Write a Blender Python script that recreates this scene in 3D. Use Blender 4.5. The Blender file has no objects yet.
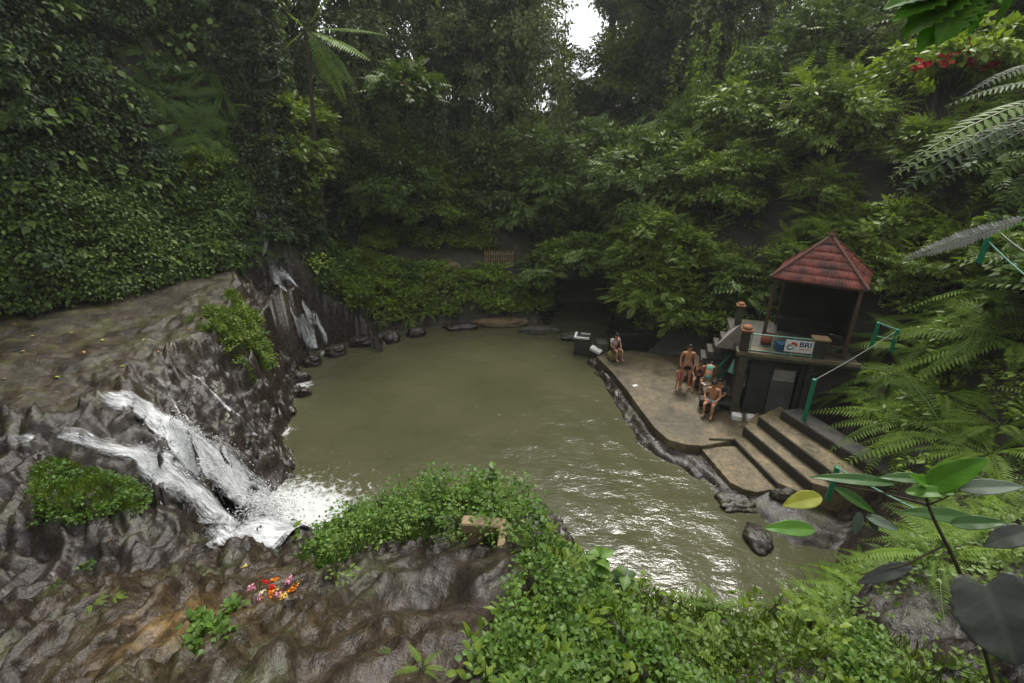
import bpy, bmesh, math, random
import numpy as np
from mathutils import Vector, Matrix
R=math.radians
random.seed(7); rng=np.random.default_rng(11)
C=bpy.context.scene.collection
F=483.; PT=R(22.2); CH=8.5
def ray(px,py):
    X=(px-512)/F; Y=-(py-341.5)/F
    return (X, math.cos(PT)+Y*math.sin(PT), -math.sin(PT)+Y*math.cos(PT))
def P(px,py,z):
    d=ray(px,py); t=(z-CH)/d[2]; return Vector((d[0]*t,d[1]*t,z))
def PY(px,py,y):
    d=ray(px,py); t=y/d[1]; return Vector((d[0]*t,y,CH+d[2]*t))
def proj(x,y,z):
    dz=z-CH; dep=y*math.cos(PT)-dz*math.sin(PT); up=y*math.sin(PT)+dz*math.cos(PT)
    return 512+F*x/dep, 341.5-F*up/dep, dep
# ------------------------------------------------------------------ noise
def _h(ix,iy,iz):
    n=(ix.astype(np.int64)*374761393+iy.astype(np.int64)*668265263+iz.astype(np.int64)*2147483647*3+1013)&0xffffffff
    n=((n^(n>>13))*1274126177)&0xffffffff
    n=((n^(n>>15))*2246822519)&0xffffffff
    return ((n^(n>>16))&0xffffff)/16777215.0
def vn(x,y,z):
    ix,iy,iz=np.floor(x),np.floor(y),np.floor(z); fx,fy,fz=x-ix,y-iy,z-iz
    fx,fy,fz=[f*f*(3-2*f) for f in (fx,fy,fz)]
    r=0
    for a in (0,1):
        for b in (0,1):
            for c in (0,1):
                w=(fx if a else 1-fx)*(fy if b else 1-fy)*(fz if c else 1-fz)
                r=r+w*_h(ix+a,iy+b,iz+c)
    return r*2-1
def fbm(x,y,z=0.,o=4):
    x=np.asarray(x,float); y=np.asarray(y,float); z=np.zeros_like(x)+z
    r=0;a=1.;s=0
    for i in range(o):
        r=r+a*vn(x+i*17.3,y-i*9.1,z+i*5.7); s+=a; a*=.5; x=x*2.03;y=y*2.03;z=z*2.03
    return r/s
def worley(x,y,z):
    ix,iy,iz=np.floor(x),np.floor(y),np.floor(z); f1=np.full(x.shape,9.); f2=np.full(x.shape,9.); cid=np.zeros(x.shape)
    for a in (-1,0,1):
        for b in (-1,0,1):
            for c in (-1,0,1):
                jx,jy,jz=ix+a,iy+b,iz+c
                d=np.sqrt((jx+_h(jx,jy,jz)-x)**2+(jy+_h(jx+91,jy,jz)-y)**2+(jz+_h(jx,jy+57,jz)-z)**2)
                h=_h(jx,jy,jz+33); m=d<f1
                f2=np.where(m,f1,np.minimum(f2,d)); cid=np.where(m,h,cid); f1=np.where(m,d,f1)
    return f1,f2,cid
def facets(x,y,z,tilt,seed):
    ix,iy,iz=np.floor(x),np.floor(y),np.floor(z); f1=np.full(x.shape,9.); f2=np.full(x.shape,9.); h=np.zeros(x.shape)
    for a in (-1,0,1):
        for b in (-1,0,1):
            for c in (-1,0,1):
                jx,jy,jz=ix+a,iy+b,iz+c
                cx,cy,cz=jx+_h(jx+seed,jy,jz),jy+_h(jx+91,jy+seed,jz),jz+_h(jx,jy+57,jz+seed)
                d=np.sqrt((cx-x)**2+(cy-y)**2+(cz-z)**2); m=d<f1
                hh=(_h(jx,jy,jz+33)-.5)+tilt*((_h(jx+7,jy,jz)-.5)*(x-cx)+(_h(jx,jy+7,jz)-.3)*(y-cy))
                f2=np.where(m,f1,np.minimum(f2,d)); h=np.where(m,hh,h); f1=np.where(m,d,f1)
    return h-np.maximum(.07-(f2-f1),0)*2.5
def sst(a,b,x):
    t=np.clip((x-a)/(b-a),0,1); return t*t*(3-2*t)
# ------------------------------------------------------------------ mesh helpers
def tag(o,label=None,cat=None,group=None,kind=None):
    if label: o['label']=label
    if cat: o['category']=cat
    if group: o['group']=group
    if kind: o['kind']=kind
    return o
def link(name,me,mat=None,parent=None,loc=None):
    o=bpy.data.objects.new(name,me); C.objects.link(o)
    if mat is not None and me is not None and len(me.materials)==0: me.materials.append(mat)
    if parent is not None: o.parent=parent
    if loc is not None: o.location=loc
    return o
def empty(name,loc=(0,0,0),rz=0.):
    o=bpy.data.objects.new(name,None); C.objects.link(o); o.location=loc; o.rotation_euler=(0,0,rz); o.empty_display_size=.2
    return o
def npmesh(name,V,Fc,mat=None,attrs=None,smooth=False,uv=None):
    V=np.asarray(V,np.float32); Fc=np.asarray(Fc,np.int32)
    me=bpy.data.meshes.new(name); k=Fc.shape[1]
    me.vertices.add(len(V)); me.vertices.foreach_set('co',V.ravel())
    me.loops.add(Fc.size); me.loops.foreach_set('vertex_index',Fc.ravel())
    me.polygons.add(len(Fc)); me.polygons.foreach_set('loop_start',np.arange(len(Fc),dtype=np.int32)*k)
    me.polygons.foreach_set('loop_total',np.full(len(Fc),k,np.int32))
    if smooth: me.polygons.foreach_set('use_smooth',np.ones(len(Fc),bool))
    me.update(calc_edges=True)
    for n,a in (attrs or {}).items():
        at=me.attributes.new(n,'FLOAT','POINT'); at.data.foreach_set('value',np.asarray(a,np.float32).ravel())
    if uv is not None:
        u=me.uv_layers.new(name='UVMap'); u.data.foreach_set('uv',np.asarray(uv,np.float32)[Fc.ravel()].ravel())
    if mat: me.materials.append(mat)
    return me
class MB:
    def __init__(s): s.bm=bmesh.new()
    def box(s,c,d,rz=0.,rot=None,bev=0.):
        M=Matrix.Translation(c)@(rot if rot is not None else Matrix.Rotation(rz,4,'Z'))@Matrix.Diagonal((d[0],d[1],d[2],1))
        r=bmesh.ops.create_cube(s.bm,size=1.0,matrix=M)
        if bev>0:
            es={e for v in r['verts'] for e in v.link_edges}
            bmesh.ops.bevel(s.bm,geom=list(es),offset=bev,segments=1,affect='EDGES')
        return s
    def bar(s,a,b,r1,r2=None,n=8):
        a=Vector(a);b=Vector(b); d=b-a; r2=r1 if r2 is None else r2
        M=Matrix.Translation((a+b)/2)@d.to_track_quat('Z','Y').to_matrix().to_4x4()
        bmesh.ops.create_cone(s.bm,cap_ends=True,segments=n,radius1=r1,radius2=r2,depth=d.length,matrix=M); return s
    def sph(s,c,r,sc=(1,1,1),u=12,v=8,rot=None):
        M=Matrix.Translation(c)@(rot or Matrix())@Matrix.Diagonal((sc[0],sc[1],sc[2],1))
        bmesh.ops.create_uvsphere(s.bm,u_segments=u,v_segments=v,radius=r,matrix=M); return s
    def rock(s,c,r,sc=(1,1,1),amp=.18,seed=0,sub=4):
        g=bmesh.ops.create_icosphere(s.bm,subdivisions=sub,radius=1)
        co=np.array([v.co[:] for v in g['verts']])
        n=fbm(co[:,0]*1.3+seed*7.7,co[:,1]*1.3,co[:,2]*1.3+seed,5)
        f1,f2,ci=worley(co[:,0]*1.5+seed*3.1,co[:,1]*1.5,co[:,2]*2.+seed)
        co=co*(1+amp*2*n[:,None]+(amp*.9*(ci-.5)-np.maximum(.12-(f2-f1),0)*1.2*amp*3)[:,None]); 
        for v,q in zip(g['verts'],co): v.co=(c[0]+q[0]*r*sc[0],c[1]+q[1]*r*sc[1],c[2]+q[2]*r*sc[2])
        return s
    def prism(s,pts,z0,z1):
        t=[s.bm.verts.new((p[0],p[1],z1)) for p in pts]; b=[s.bm.verts.new((p[0],p[1],z0)) for p in pts]
        n=len(pts); s.bm.faces.new(t); s.bm.faces.new(b[::-1])
        for i in range(n): s.bm.faces.new((t[i],b[i],b[(i+1)%n],t[(i+1)%n]))
        return s
    def build(s,name,mat,parent=None,smooth=False,bev=0.):
        bmesh.ops.recalc_face_normals(s.bm,faces=s.bm.faces)
        me=bpy.data.meshes.new(name); s.bm.to_mesh(me); s.bm.free()
        if smooth:
            for p in me.polygons: p.use_smooth=True
        o=link(name,me,mat,parent)
        if bev>0:
            m=o.modifiers.new('b','BEVEL'); m.width=bev; m.segments=2; m.limit_method='ANGLE'
        return o
def tube(paths,n=6):
    """paths: list of (pts(k,3), radii(k)) -> V,F quads"""
    V=[];Fc=[];off=0
    for pts,rad in paths:
        pts=np.asarray(pts,float); rad=np.asarray(rad,float); k=len(pts)
        T=np.gradient(pts,axis=0); T/=np.linalg.norm(T,axis=1)[:,None]+1e-9
        ref=np.array([0.31,0.93,0.2]) 
        A=np.cross(T,ref); A/=np.linalg.norm(A,axis=1)[:,None]+1e-9; B=np.cross(T,A)
        an=np.arange(n)/n*2*np.pi
        ring=pts[:,None,:]+rad[:,None,None]*(np.cos(an)[None,:,None]*A[:,None,:]+np.sin(an)[None,:,None]*B[:,None,:])
        V.append(ring.reshape(-1,3))
        i=np.arange(k-1)[:,None]*n; j=np.arange(n)[None,:]; j2=(j+1)%n
        Fc.append(np.stack([i+j,i+j2,i+n+j2,i+n+j],-1).reshape(-1,4)+off); off+=k*n
    return np.concatenate(V),np.concatenate(Fc)
# ------------------------------------------------------------------ materials
def mat(name,rough=.7,spec=.3):
    m=bpy.data.materials.new(name); m.use_nodes=True
    b=m.node_tree.nodes['Principled BSDF']; b.inputs['Roughness'].default_value=rough; b.inputs['Specular IOR Level'].default_value=spec
    return m,m.node_tree,b
def nd(t,typ,**k):
    n=t.nodes.new(typ)
    for a,v in k.items():
        if a.startswith('i_'):
            n.inputs[a[2:].replace('_',' ')].default_value=v
        else: setattr(n,a,v)
    return n
def ramp(t,fac,stops):
    n=t.nodes.new('ShaderNodeValToRGB'); e=n.color_ramp.elements
    while len(e)<len(stops): e.new(.5)
    for q,(p,c) in zip(e,stops): q.position=p; q.color=(*c,1) if len(c)==3 else c
    t.links.new(fac,n.inputs[0]); return n.outputs[0]
def mixc(t,fac,a,b,mode='MIX'):
    n=t.nodes.new('ShaderNodeMix'); n.data_type='RGBA'; n.blend_type=mode
    for s,v in ((0,fac),(6,a),(7,b)):
        if hasattr(v,'links'): t.links.new(v,n.inputs[s])
        else: n.inputs[s].default_value=v if s==0 else (*v,1)
    return n.outputs[2]
def math_(t,op,a,b=0.):
    n=t.nodes.new('ShaderNodeMath'); n.operation=op
    for s,v in ((0,a),(1,b)):
        if hasattr(v,'links'): t.links.new(v,n.inputs[s])
        else: n.inputs[s].default_value=v
    return n.outputs[0]
def noise(t,scale,detail=4,rough=.6,vec=None,stretch=None,dist=0.):
    n=nd(t,'ShaderNodeTexNoise'); n.inputs['Scale'].default_value=scale; n.inputs['Detail'].default_value=detail; n.inputs['Roughness'].default_value=rough
    n.inputs['Distortion'].default_value=dist
    if vec is None:
        vec=nd(t,'ShaderNodeNewGeometry').outputs['Position']
    if stretch:
        mp=nd(t,'ShaderNodeMapping'); mp.inputs['Scale'].default_value=stretch[0]; mp.inputs['Rotation'].default_value=stretch[1]
        t.links.new(vec,mp.inputs[0]); vec=mp.outputs[0]
    t.links.new(vec,n.inputs['Vector']); return n.outputs['Fac']
def bump(t,b,h,st=.5,dist=.02):
    n=nd(t,'ShaderNodeBump'); n.inputs['Strength'].default_value=st; n.inputs['Distance'].default_value=dist
    t.links.new(h,n.inputs['Height']); t.links.new(n.outputs[0],b.inputs['Normal']); return n
def leafmat(name,dark,light,rough=.45,trans=.26,var=.25,spec=.26):
    m,t,b=mat(name,rough,spec)
    at=nd(t,'ShaderNodeAttribute',attribute_name='tint')
    oi=nd(t,'ShaderNodeObjectInfo')
    f=math_(t,'ADD',math_(t,'MULTIPLY',at.outputs['Fac'],1-var),math_(t,'MULTIPLY',oi.outputs['Random'],var))
    c=ramp(t,f,[(0,dark),(.75,light),(.97,tuple(x*1.25 for x in light)),(1,(light[0]*2.6,light[1]*1.5,light[2]*.8))])
    t.links.new(c,b.inputs['Base Color'])
    tr=nd(t,'ShaderNodeBsdfTranslucent'); t.links.new(mixc(t,1.,c,(1.3,1.35,.6),'MULTIPLY'),tr.inputs['Color'])
    mx=nd(t,'ShaderNodeMixShader'); mx.inputs[0].default_value=trans
    t.links.new(b.outputs[0],mx.inputs[1]); t.links.new(tr.outputs[0],mx.inputs[2])
    t.links.new(mx.outputs[0],t.nodes['Material Output'].inputs['Surface']); return m
def simplemat(name,col,col2=None,scale=6,rough=.7,spec=.3,bmp=.3,bd=.01,stretch=None):
    m,t,b=mat(name,rough,spec); n=noise(t,scale,5,.65,stretch=stretch)
    col2=col2 or tuple(x*.6 for x in col)
    t.links.new(ramp(t,n,[(.3,col2),(.7,col)]),b.inputs['Base Color'])
    if bmp: bump(t,b,n,bmp,bd)
    return m
M={}
M['leaf_a']=leafmat('leaf_mid_green',(.03,.062,.014),(.135,.205,.038))
M['leaf_b']=leafmat('leaf_bright_green',(.048,.09,.014),(.21,.295,.04),.38,.36)
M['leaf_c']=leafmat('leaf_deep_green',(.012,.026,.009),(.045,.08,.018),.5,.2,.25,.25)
M['leaf_d']=leafmat('leaf_forest',(.035,.058,.02),(.14,.185,.055),.5,.3)
M['fern']=leafmat('fern_green',(.055,.11,.015),(.19,.29,.04),.5,.42,.25,.2)
M['fern_dark']=leafmat('fern_dark_green',(.035,.08,.012),(.12,.21,.03),.45,.35,.25,.2)
M['cover']=leafmat('cover_green',(.03,.07,.012),(.11,.2,.03),.42,.3)
M['grass']=leafmat('grass_green',(.06,.10,.015),(.16,.24,.03),.5,.35)
M['bark']=simplemat('bark',(.085,.065,.045),(.03,.024,.018),5,.85,.2,.8,.03,((1,1,.25),(0,0,0)))
M['twig']=simplemat('twig',(.07,.06,.035),(.04,.03,.02),9,.8)
M['concrete']=simplemat('mossy_concrete',(.22,.185,.12),(.09,.08,.045),3.,.6,.4,.5,.02)
M['tread']=simplemat('worn_tread',(.25,.19,.105),(.05,.04,.022),5.,.65,.35,.5,.02)
M['darkstone']=simplemat('dark_stone',(.05,.046,.036),(.018,.018,.015),4.,.55,.4,.6,.02)
M['midstone']=simplemat('damp_stone',(.085,.075,.055),(.03,.032,.02),4.,.6,.4,.6,.02)
M['recess']=simplemat('recess_shade',(.018,.017,.013),(.007,.007,.006),3.,.7,.25,.7,.04)  # near-black base: shade of the terrace recess and pavilion interior put into colour
M['green']=simplemat('green_paint',(.008,.22,.11),(.006,.13,.07),9,.4,.5,.1)
M['white']=simplemat('white_paint',(.72,.72,.68),(.5,.5,.45),8,.6,.3,.1)
M['door']=simplemat('grey_door',(.10,.10,.09),(.06,.06,.05),3,.6,.3,.1)
M['wood']=simplemat('weathered_wood',(.10,.065,.038),(.04,.027,.018),7,.75,.25,.4,.01,((1,1,.2),(0,0,0)))
M['bamboo']=simplemat('bamboo',(.30,.21,.10),(.15,.10,.05),6,.6,.3,.2)
M['orange_rock']=simplemat('ochre_rock',(.20,.14,.075),(.08,.055,.03),3,.7,.3,.7,.04)
M['terracotta']=simplemat('terracotta',(.30,.085,.05),(.13,.045,.035),4,.7,.3,.3,.01)
M['fabric_grey']=simplemat('grey_fabric',(.30,.27,.24),(.2,.18,.16),4,.9,.1,.2)
M['rope']=simplemat('rope',(.30,.33,.27),(.2,.22,.2),20,.8)
M['skin']=simplemat('skin',(.42,.21,.13),(.36,.17,.10),5,.5,.4,0)
M['hair']=simplemat('dark_hair',(.02,.014,.01),(.01,.008,.006),30,.5,.4,.2)
m,t,b=mat('wet_terrace',.5,.4); M['terrace']=m
n1=noise(t,.9,6,.7,dist=.5); n2=noise(t,6,6,.75); n3=noise(t,26,3,.7)
f_=math_(t,'ADD',math_(t,'MULTIPLY',n1,.5),math_(t,'ADD',math_(t,'MULTIPLY',n2,.35),math_(t,'MULTIPLY',n3,.15)))
t.links.new(ramp(t,f_,[(.38,(.03,.026,.015)),(.47,(.075,.06,.032)),(.54,(.13,.10,.055)),(.62,(.22,.18,.11))]),b.inputs['Base Color'])
t.links.new(math_(t,'MULTIPLY',n1,1.1),b.inputs['Roughness']); bump(t,b,n2,.6,.03)
m,t,b=mat('worn_tread',.5,.4); M['tread']=m
n1=noise(t,1.6,6,.75,dist=.4); n2=noise(t,9,6,.8); n3=noise(t,40,3,.7)
f_=math_(t,'ADD',math_(t,'MULTIPLY',n1,.4),math_(t,'ADD',math_(t,'MULTIPLY',n2,.35),math_(t,'MULTIPLY',n3,.25)))
t.links.new(ramp(t,f_,[(.38,(.028,.030,.014)),(.46,(.085,.068,.035)),(.53,(.19,.145,.075)),(.62,(.32,.25,.15))]),b.inputs['Base Color']); bump(t,b,n2,.8,.03)
def flat(n,c,r=.8): 
    if n not in M: M[n]=simplemat(n,c,tuple(x*.8 for x in c),14,r,.2,.15,.004)
    return M[n]
# ------------------------------------------------------------------ terrain
def segdist(x,y,pts,closed=True):
    """min distance, index and t of nearest segment"""
    n=len(pts); best=np.full(x.shape,1e9); bi=np.zeros(x.shape,int); bt=np.zeros(x.shape)
    for i in range(n if closed else n-1):
        ax,ay=pts[i][:2]; bx,by=pts[(i+1)%n][:2]; dx,dy=bx-ax,by-ay
        t=np.clip(((x-ax)*dx+(y-ay)*dy)/(dx*dx+dy*dy+1e-9),0,1)
        d=np.hypot(x-ax-t*dx,y-ay-t*dy); m=d<best
        best=np.where(m,d,best); bi=np.where(m,i,bi); bt=np.where(m,t,bt)
    return best,bi,bt
def inside(x,y,pts):
    r=np.zeros(x.shape,bool); n=len(pts)
    for i in range(n):
        ax,ay=pts[i][:2]; bx,by=pts[(i+1)%n][:2]
        if ay==by: continue
        c=((ay>y)!=(by>y))&(x<(bx-ax)*(y-ay)/(by-ay)+ax); r^=c
    return r
# valley floor outline: x,y,base height,slope,run of that slope,slope beyond
VAL=[(-9,-8,6,1.,8,.5),(-14,0,4,3,5,.6),(-16.5,6,3.6,4,4.6,.6),(-15.4,13,3.7,4,4.6,.6),(-13.3,15,3.7,4,4.6,.6),(-11.3,18.4,3.8,4,4.4,.6),(-10.5,20,4.,4,4.,.6),
 (-9.4,20.0,3.9,3.5,3.2,.6),(-8.4,20.6,2.2,1.5,3.,.6),(-6.6,22.2,.4,1.1,3.,.5),(-4,23,.15,1.15,2.5,.42),(1.6,23.2,.15,1.25,2.2,.45),(2.4,26.5,.1,3,1.1,.5),(5.6,26.5,.1,3,1.1,.6),
 (5.0,19.2,.3,2.6,1.2,.8),(8.3,17.8,.5,1.8,1.6,.85),(10.2,16.6,.9,1.5,4,.85),(11.2,14,1.6,1.3,5,.85),(9.6,12.0,1.3,1.15,6,.9),(8.8,9,1.3,1.1,6,.9),(8.0,7,2.,1.1,6,.9),
 (6.6,5,3.3,1.,6,.8),(5.6,3,4.6,1.,6,.8),(5.2,0,6,1.,6,.7),(6,-8,6.6,.8,6,.5)]
LEDGE=[(-18,13.5),(-15,14),(-13,15.6),(-11.2,18.8),(-10.6,18.0),(-10.0,16.8),(-9.6,15.8),(-9.1,14.7),(-8.8,13.5),(-9.3,12.2),(-9.5,11.0),(-9.1,9.6),(-9.3,8.5),(-18,8.2)]
NEAR=[(-19,7.0),(-9.2,7.2),(-7.2,6.7),(-5.4,6.1),(-4.0,5.6),(-2.9,5.45),(-1.6,5.6),(.2,5.2),(.55,4.5),(.9,3.6),(1.8,3.0),(2.9,3.1),(4.6,3.8),(7,5),(12,3),(12,-14),(-19,-14)]
PLAT=[tuple(P(*q)[:2]) for q in ((592,356,.3),(606,370,.3),(628,400,.3),(648,432,.3),(690,455,.3),(729,484,.3),(757,492,.3),(800,520,.5))]+[(9.5,8.5),(10.5,12),(9.8,17),(5,18.6),(3.9,19.4)]
FALLROCK=[(-9.3,12.4),(-9.4,11.2),(-9.0,11.0),(-8.7,11.4),(-8.7,12.3)]
def height(x,y):
    # near plane of rock the photographer stands on
    zn=6.9-.53*y+.21*np.minimum(x,0)-.05*np.maximum(x-3,0)
    zn=zn+1.35*np.exp(-(((x+6.6)/1.5)**2+((y-5.9)/.85)**2))
    zn=np.maximum(zn,np.where(x<-6.5,3.2+.02*y,zn))
    zn=np.where(x>2,np.maximum(zn,3.2+.5*(5-y)*(y<5)),zn)
    zn=zn-.75*sst(.2,1.3,x)*sst(4.5,2.5,x)+.3*fbm(x*.6,y*.6,1.,3)
    d,_,_=segdist(x,y,NEAR); d=np.where(inside(x,y,NEAR),0,d)
    wob=1+.35*fbm(x*.8,y*.8,3.,3)
    znear=zn-(1.9+1.6*sst(.2,1.,x)*sst(6.5,5.,x))*wob*d
    zl=3.25+.08*np.clip(y-12,0,9)+.10*np.clip(-8.5-x,0,4)+.16*fbm(x*.5,y*.9,5.,3)
    d,_,_=segdist(x,y,LEDGE); d=np.where(inside(x,y,LEDGE),0,d)
    s=1.12+2.2*sst(11.3,13.4,y)-1.2*sst(17.6,19,y)
    zledge=zl-s*wob*d*d/(d+.5)
    d,_,_=segdist(x,y,FALLROCK); d=np.where(inside(x,y,FALLROCK),0,d)
    zf=2.5-2.1*d
    zgul=np.where(x<-9,2.85+.0*x,-3)
    d,_,_=segdist(x,y,PLAT); d=np.where(inside(x,y,PLAT),0,d)
    zp=.18-.75*wob*d
    z=np.maximum.reduce([znear,zledge,zgul,zp,zf,np.full(x.shape,-1.3)])
    # left pool wall rubble & far shore
    d,i,t=segdist(x,y,VAL); ins=inside(x,y,VAL); A=np.array(VAL); B=np.roll(A,-1,0)
    pr=[A[i,k]*(1-t)+B[i,k]*t for k in range(2,6)]
    dd=np.where(ins,0,d)+.0
    dd2=np.maximum(dd+(.5*fbm(x*.45,y*.45,9.,3)+(x<-8)*(y>0)*1.3*fbm(x*.22,y*.22,19.,2))*sst(0,1.5,dd),0)
    out=pr[0]+pr[1]*np.minimum(dd2,pr[2])+pr[3]*np.maximum(dd2-pr[2],0)
    skirt=pr[0]-.9*d                # inside: falls off toward the pool
    skirt=np.where(pr[0]<1.25,pr[0]-.45*d,np.where(x<0,pr[0]-6*d,pr[0]-1.6*d))
    z=np.maximum(z,np.where(ins,skirt,out))
    cap=10.3+.6*np.maximum(x-9,0)+.6*np.maximum(-8-x,0)+.8*fbm(x*.12,y*.12,3.,2)-.25*np.maximum(y-47,0)
    z=np.where(y>30,np.minimum(z,np.maximum(cap,-1)),z)
    return np.clip(z,-2,30)
def axis(segs):
    r=[]
    for a,b,s in segs: r+=list(np.arange(a,b,s))
    return np.array(r+[segs[-1][1]])
gx=axis([(-90,-40,4),(-40,-18,.8),(-18,-10.6,.16),(-10.6,-6,.055),(-6,1.6,.034),(1.6,5.5,.055),(5.5,13,.15),(13,40,.8),(40,90,4)])
gy=axis([(-40,-8,4),(-8,.8,.35),(.8,6.4,.034),(6.4,14,.055),(14,20.5,.075),(20.5,30,.2),(30,56,.8),(56,120,4)])
GX,GY=np.meshgrid(gx,gy)
GZ=height(GX,GY)
dzx=np.gradient(GZ,axis=1)/np.gradient(GX,axis=1); dzy=np.gradient(GZ,axis=0)/np.gradient(GY,axis=0)
SL=np.hypot(dzx,dzy)
# rock relief: layered strata running across the slope plus lumps
u=GX*.9+GY*.42; v=-GX*.42+GY*.9
vis=((GX>-18)&(GX<12)&(GY<24)).astype(float)
st=fbm(u*2.6+.6*fbm(GX,GY,2.,2),v*.55,GZ*2.2,4)
rg=1-np.abs(fbm(u*1.7,v*.7,GZ*1.2+4,4))*2
steep=sst(.35,1.3,SL)
flatL=inside(GX,GY,LEDGE).astype(float)
low=sst(4.2,6.0,GY)*0+1
amp=(.05+.12*steep)*(1-.55*flatL)
GZ2=GZ+vis*(amp*st+amp*.9*np.maximum(rg-.45,-.4))
# terraces (bedding planes)
q=GZ2+.22*u+.12*fbm(GX*.8,GY*.8,7.,3); T=.24
tq=(q/T-np.floor(q/T)); ter=(sst(.1,.95,tq)-tq)*T
GZ2=GZ2-vis*(1-flatL*.75)*ter*.8
nearz=(GY<23)&(GX<6)&(GX>-14)&(GY>.5)
def blocks(sc,ax,ay,az):
    o=np.zeros(GX.shape); m=nearz; wx_=.25*fbm(GX[m]*1.5,GY[m]*1.5,2.,2)
    f1,f2,ci=worley(u[m]*ax*sc+wx_,v[m]*ay*sc+wx_,GZ2[m]*az*sc); o[m]=(ci-.5)*1.0-np.maximum(.14-(f2-f1),0)*1.8
    return o
blk=steep*(1-.8*flatL)
chunk=np.maximum(blk,.22*sst(-4.2,-5.,GX+.35*GY-1.6)*(1-flatL))
GZ2=GZ2+vis*(chunk*.42*blocks(1.5,1.2,.7,1.6)+(.08+.92*chunk)*.13*(1-.9*flatL)*blocks(3.4,1.4,.5,1.8))
GZ2=GZ2+vis*flatL*(.07*fbm(GX*1.1,GY*3.,2.,3)-.05*np.abs(fbm(GX*.9+3,GY*2.4,5.,3)))
cell=fbm(GX*5,GY*5,GZ*4,3); GZ2=GZ2+vis*steep*.07*cell+vis*.007*fbm(GX*9,GY*9,1.,2)
# dipping slabs: sharp cuesta ridges along the bedding
def saw(q,T,sh): f=q/T-np.floor(q/T); return (f-sst(sh,1.,f))*T
wn=fbm(GX*.9,GY*.9,3.,3); wf=fbm(GX*3.,GY*3.,3.,2)
nl=sst(-1.6,-3.,GX+.25*(GY-3))*(1-flatL)*(GX>-12)
nm=(1-flatL)*sst(1.2,-.2,GX)*sst(6.2,5.,GY)
GZ2=GZ2+vis*(nl*.7*saw(GZ2*.25+.55*u+.28*wn+.015*wf,.30,.85)+np.maximum(nm-nl,0)*(.5*saw(.45*u-.3*v+.5*wn,.34,.8)+.25*saw(.6*u+.3*wn,.13,.7)))
fm=(GX>-11)&(GX<2)&(GY>.6)&(GY<16)
def addf(sx,sy,sz,tilt,seed,amp_):
    global GZ2
    o=np.zeros(GX.shape); o[fm]=facets(u[fm]*sx+.2*wn[fm],v[fm]*sy+.2*wn[fm],GZ2[fm]*sz,tilt,seed)
    GZ2=GZ2+amp_*o
rock_w=np.clip(nl+.9*steep*(1-flatL)+.22*nm,0,1)
addf(1.9,.75,1.2,1.6,3,rock_w*.16+flatL*.07)
addf(4.6,1.7,2.5,1.7,5,rock_w*.085+flatL*.03)
addf(10.,4.2,5.,1.7,9,rock_w*.018)
al_=GX*.78+GY*.62; ac_=-GX*.62+GY*.78
GZ2=GZ2+vis*flatL*(.55*saw(.26*ac_+.34*wn+.03*al_,.17,.6)+.25*saw(.3*ac_+.3*wn,.06,.6))
# scooped pools in the near rock
for (px,py,z0,r,dp) in ((405,630,4.9,.22,.28),(445,622,4.9,.2,.30),(400,570,4.6,.25,.2),(355,610,4.8,.2,.22),(440,548,4.4,.3,.22)):
    c=P(px,py,z0); GZ2-=dp*np.exp(-(((GX-c.x)/r)**2+((GY-c.y)/r/1.5)**2)**1.5)
GZ2-=1.4*np.exp(-(((GX+5.6)/1.25)**2+((GY-9.25)/1.1)**2)**1.5)
GZ=GZ2
platm=inside(GX,GY,PLAT); GZ=np.where(platm&(GZ<.42),np.minimum(GZ,.24),GZ)
def tz(x,y):
    x=np.atleast_1d(np.asarray(x,float)); y=np.atleast_1d(np.asarray(y,float))
    i=np.clip(np.searchsorted(gx,x)-1,0,len(gx)-2); j=np.clip(np.searchsorted(gy,y)-1,0,len(gy)-2)
    a=(x-gx[i])/(gx[i+1]-gx[i]); b=(y-gy[j])/(gy[j+1]-gy[j])
    return (GZ[j,i]*(1-a)+GZ[j,i+1]*a)*(1-b)+(GZ[j+1,i]*(1-a)+GZ[j+1,i+1]*a)*b
def hit(px,py,t0=1.,t1=60.):
    """where the line of sight through a pixel meets the ground"""
    d=np.array(ray(px,py)); t=np.arange(t0,t1,.03); p=d[None]*t[:,None]; p[:,2]+=CH
    k=np.argmax(p[:,2]<tz(p[:,0],p[:,1])); return Vector(p[k])
nx_,ny_=len(gx),len(gy)
V=np.stack([GX,GY,GZ],-1).reshape(-1,3)
idx=np.arange(nx_*ny_).reshape(ny_,nx_)
Fq=np.stack([idx[:-1,:-1],idx[:-1,1:],idx[1:,1:],idx[1:,:-1]],-1).reshape(-1,4)
# surface character: soil under plants, algae-brown ledge, wet dark rock
dwf,_,_=segdist(GX,GY,[(-9.3,9.8),(-8,9.8),(-6.2,9.4)],False)
soil=np.where(inside(GX,GY,VAL),0.,1.)
soil=np.maximum(soil,sst(.3,.9,fbm(GX*.7,GY*.7,3.,3)+.6*sst(2.2,3.4,GX)*sst(7.5,6,GY)))
alg=flatL*sst(.2,-.3,fbm(GX*.35,GY*1.1,4.,3)*.6-.2*(GY-11)*.25+.0)
alg=sst(.5,1.,flatL)*(1.05+.5*fbm(GX*.4,GY*1.2,4.,3)).clip(0,1)
led,_,_=segdist(GX,GY,LEDGE); alg=np.maximum(alg,np.exp(-(led/.7)**2)*(GY>9)*.7)
near_brown=sst(1.25,.3,np.abs(GX+2.3+.7*(GY-2.5))*.5)*sst(5.,3.8,GY)*(.55+.45*sst(-.3,.2,fbm(GX*1.3,GY*1.3,6.,3)))
ochre=np.exp(-(((GX-P(350/2+0,640,5.0).x)/.45)**2+((GY-P(175,640,4.9).y)/.35)**2))
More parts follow.
